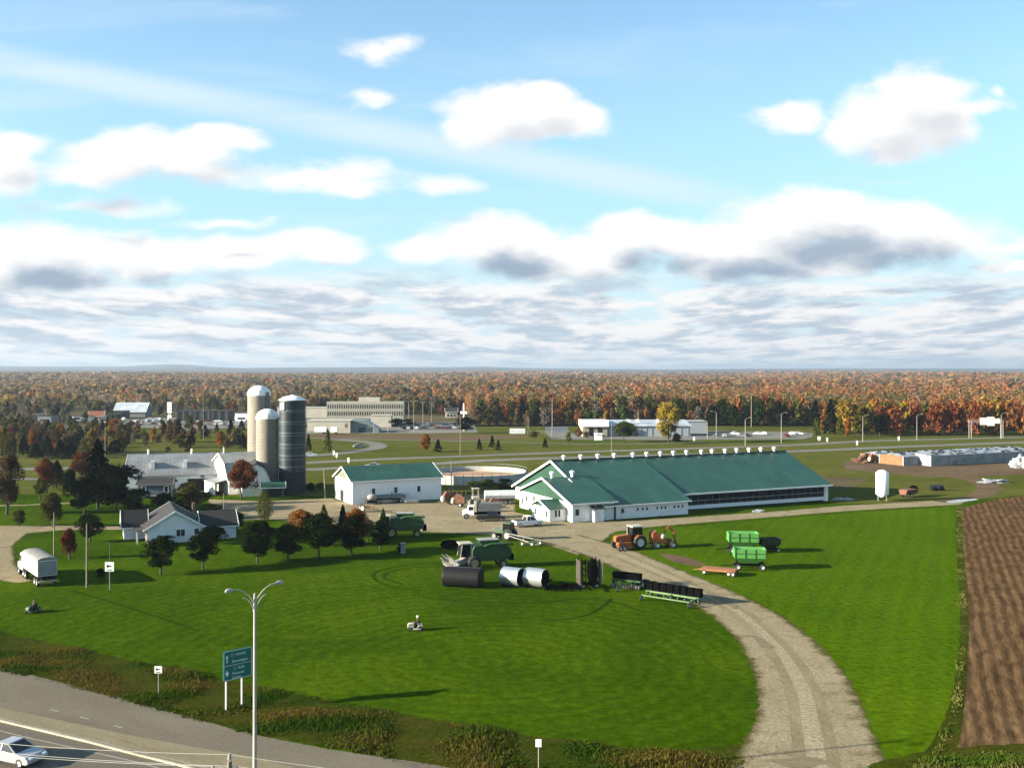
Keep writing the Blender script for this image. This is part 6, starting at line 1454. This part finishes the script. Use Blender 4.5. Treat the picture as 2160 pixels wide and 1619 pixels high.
ar=MB(); ar.add(*spoly([(.30,1.50),(.38,1.50),(.38,1.95),(.50,1.85),(.34,2.15),(.18,1.85),(.30,1.95)],.052,.06)); ar.add(*spoly([(.34,.35),(.50,.62),(.34,.90),(.18,.62)],.052,.06)); ar.build('arrows',whs,pan)
shd=MB()
for u0,v0 in ((.62,1.82),(.85,.72)): shd.add(*spoly([(u0,v0+.42),(u0+.42,v0+.42),(u0+.42,v0+.16),(u0+.21,v0),(u0,v0+.16)],.052,.06))
shd.build('route_shields',plain('shield_blue_grey',(.16,.30,.30),.6),pan)
for k,(u_,v_) in enumerate(((.30,0),(1.72,0))):
    p=SP(u_,0,-.08); MB().box(p.x-.055,p.x+.055,p.y-.055,p.y+.055,-.05 if k==0 else -.25,2.9 if k==0 else 4.6).build('post',trim,gs)
gs.location.z=0
# small signs
def smallsign(px,py,lab,w,h,z,rz=0,r=.035,mk=True,cat='road sign'):
    t=T('road_sign',lab,cat,P(px,py),rz); MB().cyl((0,.03,0),(0,.03,z+h),r,n=8).build('post',galv,t); p=MB().box(-w/2,w/2,-.03,0,z,z+h).build('panel',plain('sign_face_white',(.66,.66,.63),.5,var=.05) if 'sign_face_white' not in MATS else MATS['sign_face_white'],t,bevel=.012)
    if mk:
        m=MB(); m.box(-w*.18,w*.22,-.045,-.03,z+h*.5,z+h*.62); m.prism([(-w*.36,z+h*.56),(-w*.12,z+h*.78),(-w*.12,z+h*.34)],'y',-.045,-.03); m.box(-w*.3,w*.3,-.045,-.03,z+h*.12,z+h*.2); m.build('arrow_mark',blk,p)
    return t
smallsign(334,1464,'small white sign with a dark arrow on a thin post by the near highway',.66,.62,1.85)
smallsign(1136,1632,'small pale sign on a thin post at the bottom edge of the picture',.42,.55,1.9,r=.03,mk=False)
t=smallsign(231,1244,'white roadside board with a dark symbol on a dark pole by the truck',1.15,1.2,2.4)
pb=P(231,1244); t2_=MB().cyl((0,.1,0),(0,.1,6.0),.075,.06,n=8).build('tall_post',plain('dark_wood_pole',(.10,.09,.07),.9),t)
# utility pole at the bottom with wires to the left
up=XD(484,45); ut=T('utility_pole','utility pole top with insulators poking up at the bottom edge','utility pole',up); MB().cyl((0,0,0),(0,0,10.4),.15,.11,n=12).build('shaft',wood,ut)
MB().box(-.85,.35,-.06,.06,9.75,9.87).build('crossarm',wood,ut)
ins=plain('insulator_glaze',(.50,.50,.48),.3); tops=[(0,0,10.4),(-.75,0,9.87),(.30,0,9.87)]
for x,y,z in tops:
    m=MB(); m.cyl((x,y,z),(x,y,z+.1),.04,n=8); m.cyl((x,y,z+.1),(x,y,z+.16),.09,n=10); m.cyl((x,y,z+.18),(x,y,z+.24),.08,n=10); m.cyl((x,y,z+.26),(x,y,z+.34),.05,n=10); m.build('insulator',ins,ut)
m=MB(); m.cyl((-.3,-.2,8.6),(-.3,-.2,9.4),.22,n=12); m.build('transformer',dtrim,ut)
wirem=plain('wire_aluminium',(.55,.52,.45),.5,var=.1)
for i,(x,y,z) in enumerate(tops+[(0,0,8.6),(0,0,8.2)]):
    A_=Vector((up.x+x,up.y+y,z+.3)); B_=Vector((-46,50.5+i*.15,[12.1,11.6,11.7,10.6,10.1][i])); C2=Vector((18,40.5,z+.4))
    for (p,q,side) in ((A_,B_,'left'),(A_,C2,'right')):
        if side=='right' and i>2: continue
        pts=[p.lerp(q,k/14)-Vector((0,0,.75*4*(k/14)*(1-k/14))) for k in range(15)]
        o=MB().tube(pts,.013,5).build('overhead_wire',wirem); tag(o,['top','upper left','upper right','fourth','lowest'][i]+' overhead wire running '+side+' from the utility pole top','wire','overhead wires at the utility pole')
# ================================================================ riding mowers and riders
skin=plain('skin',(.42,.25,.17),.6,var=.1); clothd=plain('dark_clothes',(.025,.03,.035),.9,var=.3); 
def rider(parent_loc,rz,label,hatc,shirt):
    V=[];E=[];Rr=[]
    def add(p,r,prev=None):
        V.append(p); Rr.append(r); i=len(V)-1
        if prev is not None: E.append((prev,i))
        return i
    pel=add((0,0,.62),.16); sp1=add((-.01,0,.82),.14,pel); sp2=add((0,0,1.02),.17,sp1); nk=add((.02,0,1.20),.07,sp2); hd0=add((.03,0,1.30),.085,nk); hd1=add((.04,0,1.40),.10,hd0); hd2=add((.03,0,1.49),.075,hd1)
    for s in (-1,1):
        sh=add((0,s*.19,1.08),.07,sp2); el=add((.12,s*.24,.84),.048,sh); wr=add((.36,s*.17,.88),.032,el); hp_=add((.42,s*.15,.90),.04,wr)
        for k in range(4): 
            f1=add((.47,s*(.15-.03+.02*k),.915-.004*k),.011,hp_); f2=add((.485+.003*(k%2),s*(.15-.03+.02*k),.885),.009,f1); add((.465,s*(.15-.03+.02*k),.865),.008,f2)
        th=add((.44,s*.11,.915),.011,hp_); add((.47,s*.10,.90),.009,th)
        kn=add((.42,s*.15,.66),.085,pel); an=add((.52,s*.16,.30),.052,kn); add((.66,s*.17,.25),.045,an)
    me=bpy.data.meshes.new('person'); me.from_pydata(V,E,[]); o=bpy.data.objects.new('person',me); col.objects.link(o)
    sk=o.modifiers.new('s','SKIN'); 
    for v,r in zip(me.skin_vertices[0].data,Rr): v.radius=(r,r)
    me.skin_vertices[0].data[0].use_root=True
    sb=o.modifiers.new('u','SUBSURF'); sb.levels=1; sb.render_levels=1
    dg=bpy.context.evaluated_depsgraph_get(); m2=bpy.data.meshes.new_from_object(o.evaluated_get(dg)); bpy.data.objects.remove(o)
    m2.materials.clear(); m2.materials.append(shirt); m2.materials.append(skin); m2.materials.append(clothd)
    for p in m2.polygons:
        c=p.center; p.material_index=1 if (c.z>1.2 or (c.x>.34 and .84<c.z<.95 and abs(c.y)<.22)) else (2 if c.z<.72 else 0); p.use_smooth=True
    o=bpy.data.objects.new('person',m2); col.objects.link(o); o.location=parent_loc; o.rotation_euler=(0,0,rz); tag(o,label,'person')
    h=MB(); h.lathe([(.145,1.44),(.12,1.47),(.118,1.52),(.08,1.57),(.01,1.585)],c=(.03,0,0),n=14); h.build('cap',hatc,o)
    fc=MB(); fc.sphere((.142,0,1.385),.018,8,6); fc.sphere((.125,.035,1.41),.012,6,5); fc.sphere((.125,-.035,1.41),.012,6,5); fc.build('face_features',skin,o)
def mower(loc,rz,label,bodym):
    t=T('riding_mower',label,'riding mower',loc,rz); m=MB(); m.prism([(.35,.3),(.35,.82),(.9,.78),(1.05,.6),(1.05,.3)],'y',-.26,.26); m.build('hood',bodym,t,bevel=.04)
    m=MB(); m.box(-.5,.4,-.2,.2,.28,.42); m.build('chassis',blk,t); m=MB(); m.box(-.25,.15,-.22,.22,.44,.56); m.box(-.32,-.22,-.22,.22,.5,.95); m.build('seat',blk,t,bevel=.03)
    m=MB(); m.box(-.35,.45,-.55,.55,.14,.26); m.build('mower_deck',bodym,t,bevel=.03); m=MB()
    for s in (-1,1): m.prism([(-.6,.35),(-.55,.6),(-.1,.62),(0,.35)],'y',s*.35-.12,s*.35+.12)
    m.build('fenders',bodym,t); m=MB(); m.bar((.32,0,.7),(.47,0,.88),.035); m.lathe([(.16,.88),(.18,.895),(.16,.91)],c=(.47,0,0),n=14); m.build('steering_wheel',blk,t)
    for s in (-1,1): wheel(t,-.32,s*.42,.27,.27,.2,rm=crm); wheel(t,.85,s*.36,.19,.19,.14,rm=crm)
    return t
lp=P(880,1328); mower(lp,R(188),'pale riding mower crossing the middle of the lawn',crm); rider(lp+Vector((0.06,0,.0)),R(188),'person in dark clothes and a white cap riding the mower on the lawn',whm,clothd)
lp=P(72,1290); mower(lp,R(250),'dark riding mower on the grass at the far left',gm_); rider(lp,R(250),'person in dark clothes and a dark cap riding the mower at the left',clothd,plain('brown_jacket',(.05,.04,.03),.9))


# ================================================================ the air
hz=bpy.data.materials.new('haze_air'); hz.use_nodes=True; hnt=hz.node_tree; hnt.nodes.clear()
ho=N(hnt,'ShaderNodeOutputMaterial'); pv=N(hnt,'ShaderNodeVolumePrincipled'); pv.inputs['Density'].default_value=HAZE; pv.inputs['Color'].default_value=(.36,.45,.56,1); pv.inputs['Anisotropy'].default_value=.2
L(hnt,pv.outputs[0],ho.inputs['Volume'])
m=MB(); m.box(-31000,31000,-3100,31000,-1,160); o=m.build('haze',hz); o['kind']='stuff'; o['label']='thin blue air over the far country'; o['category']='haze'
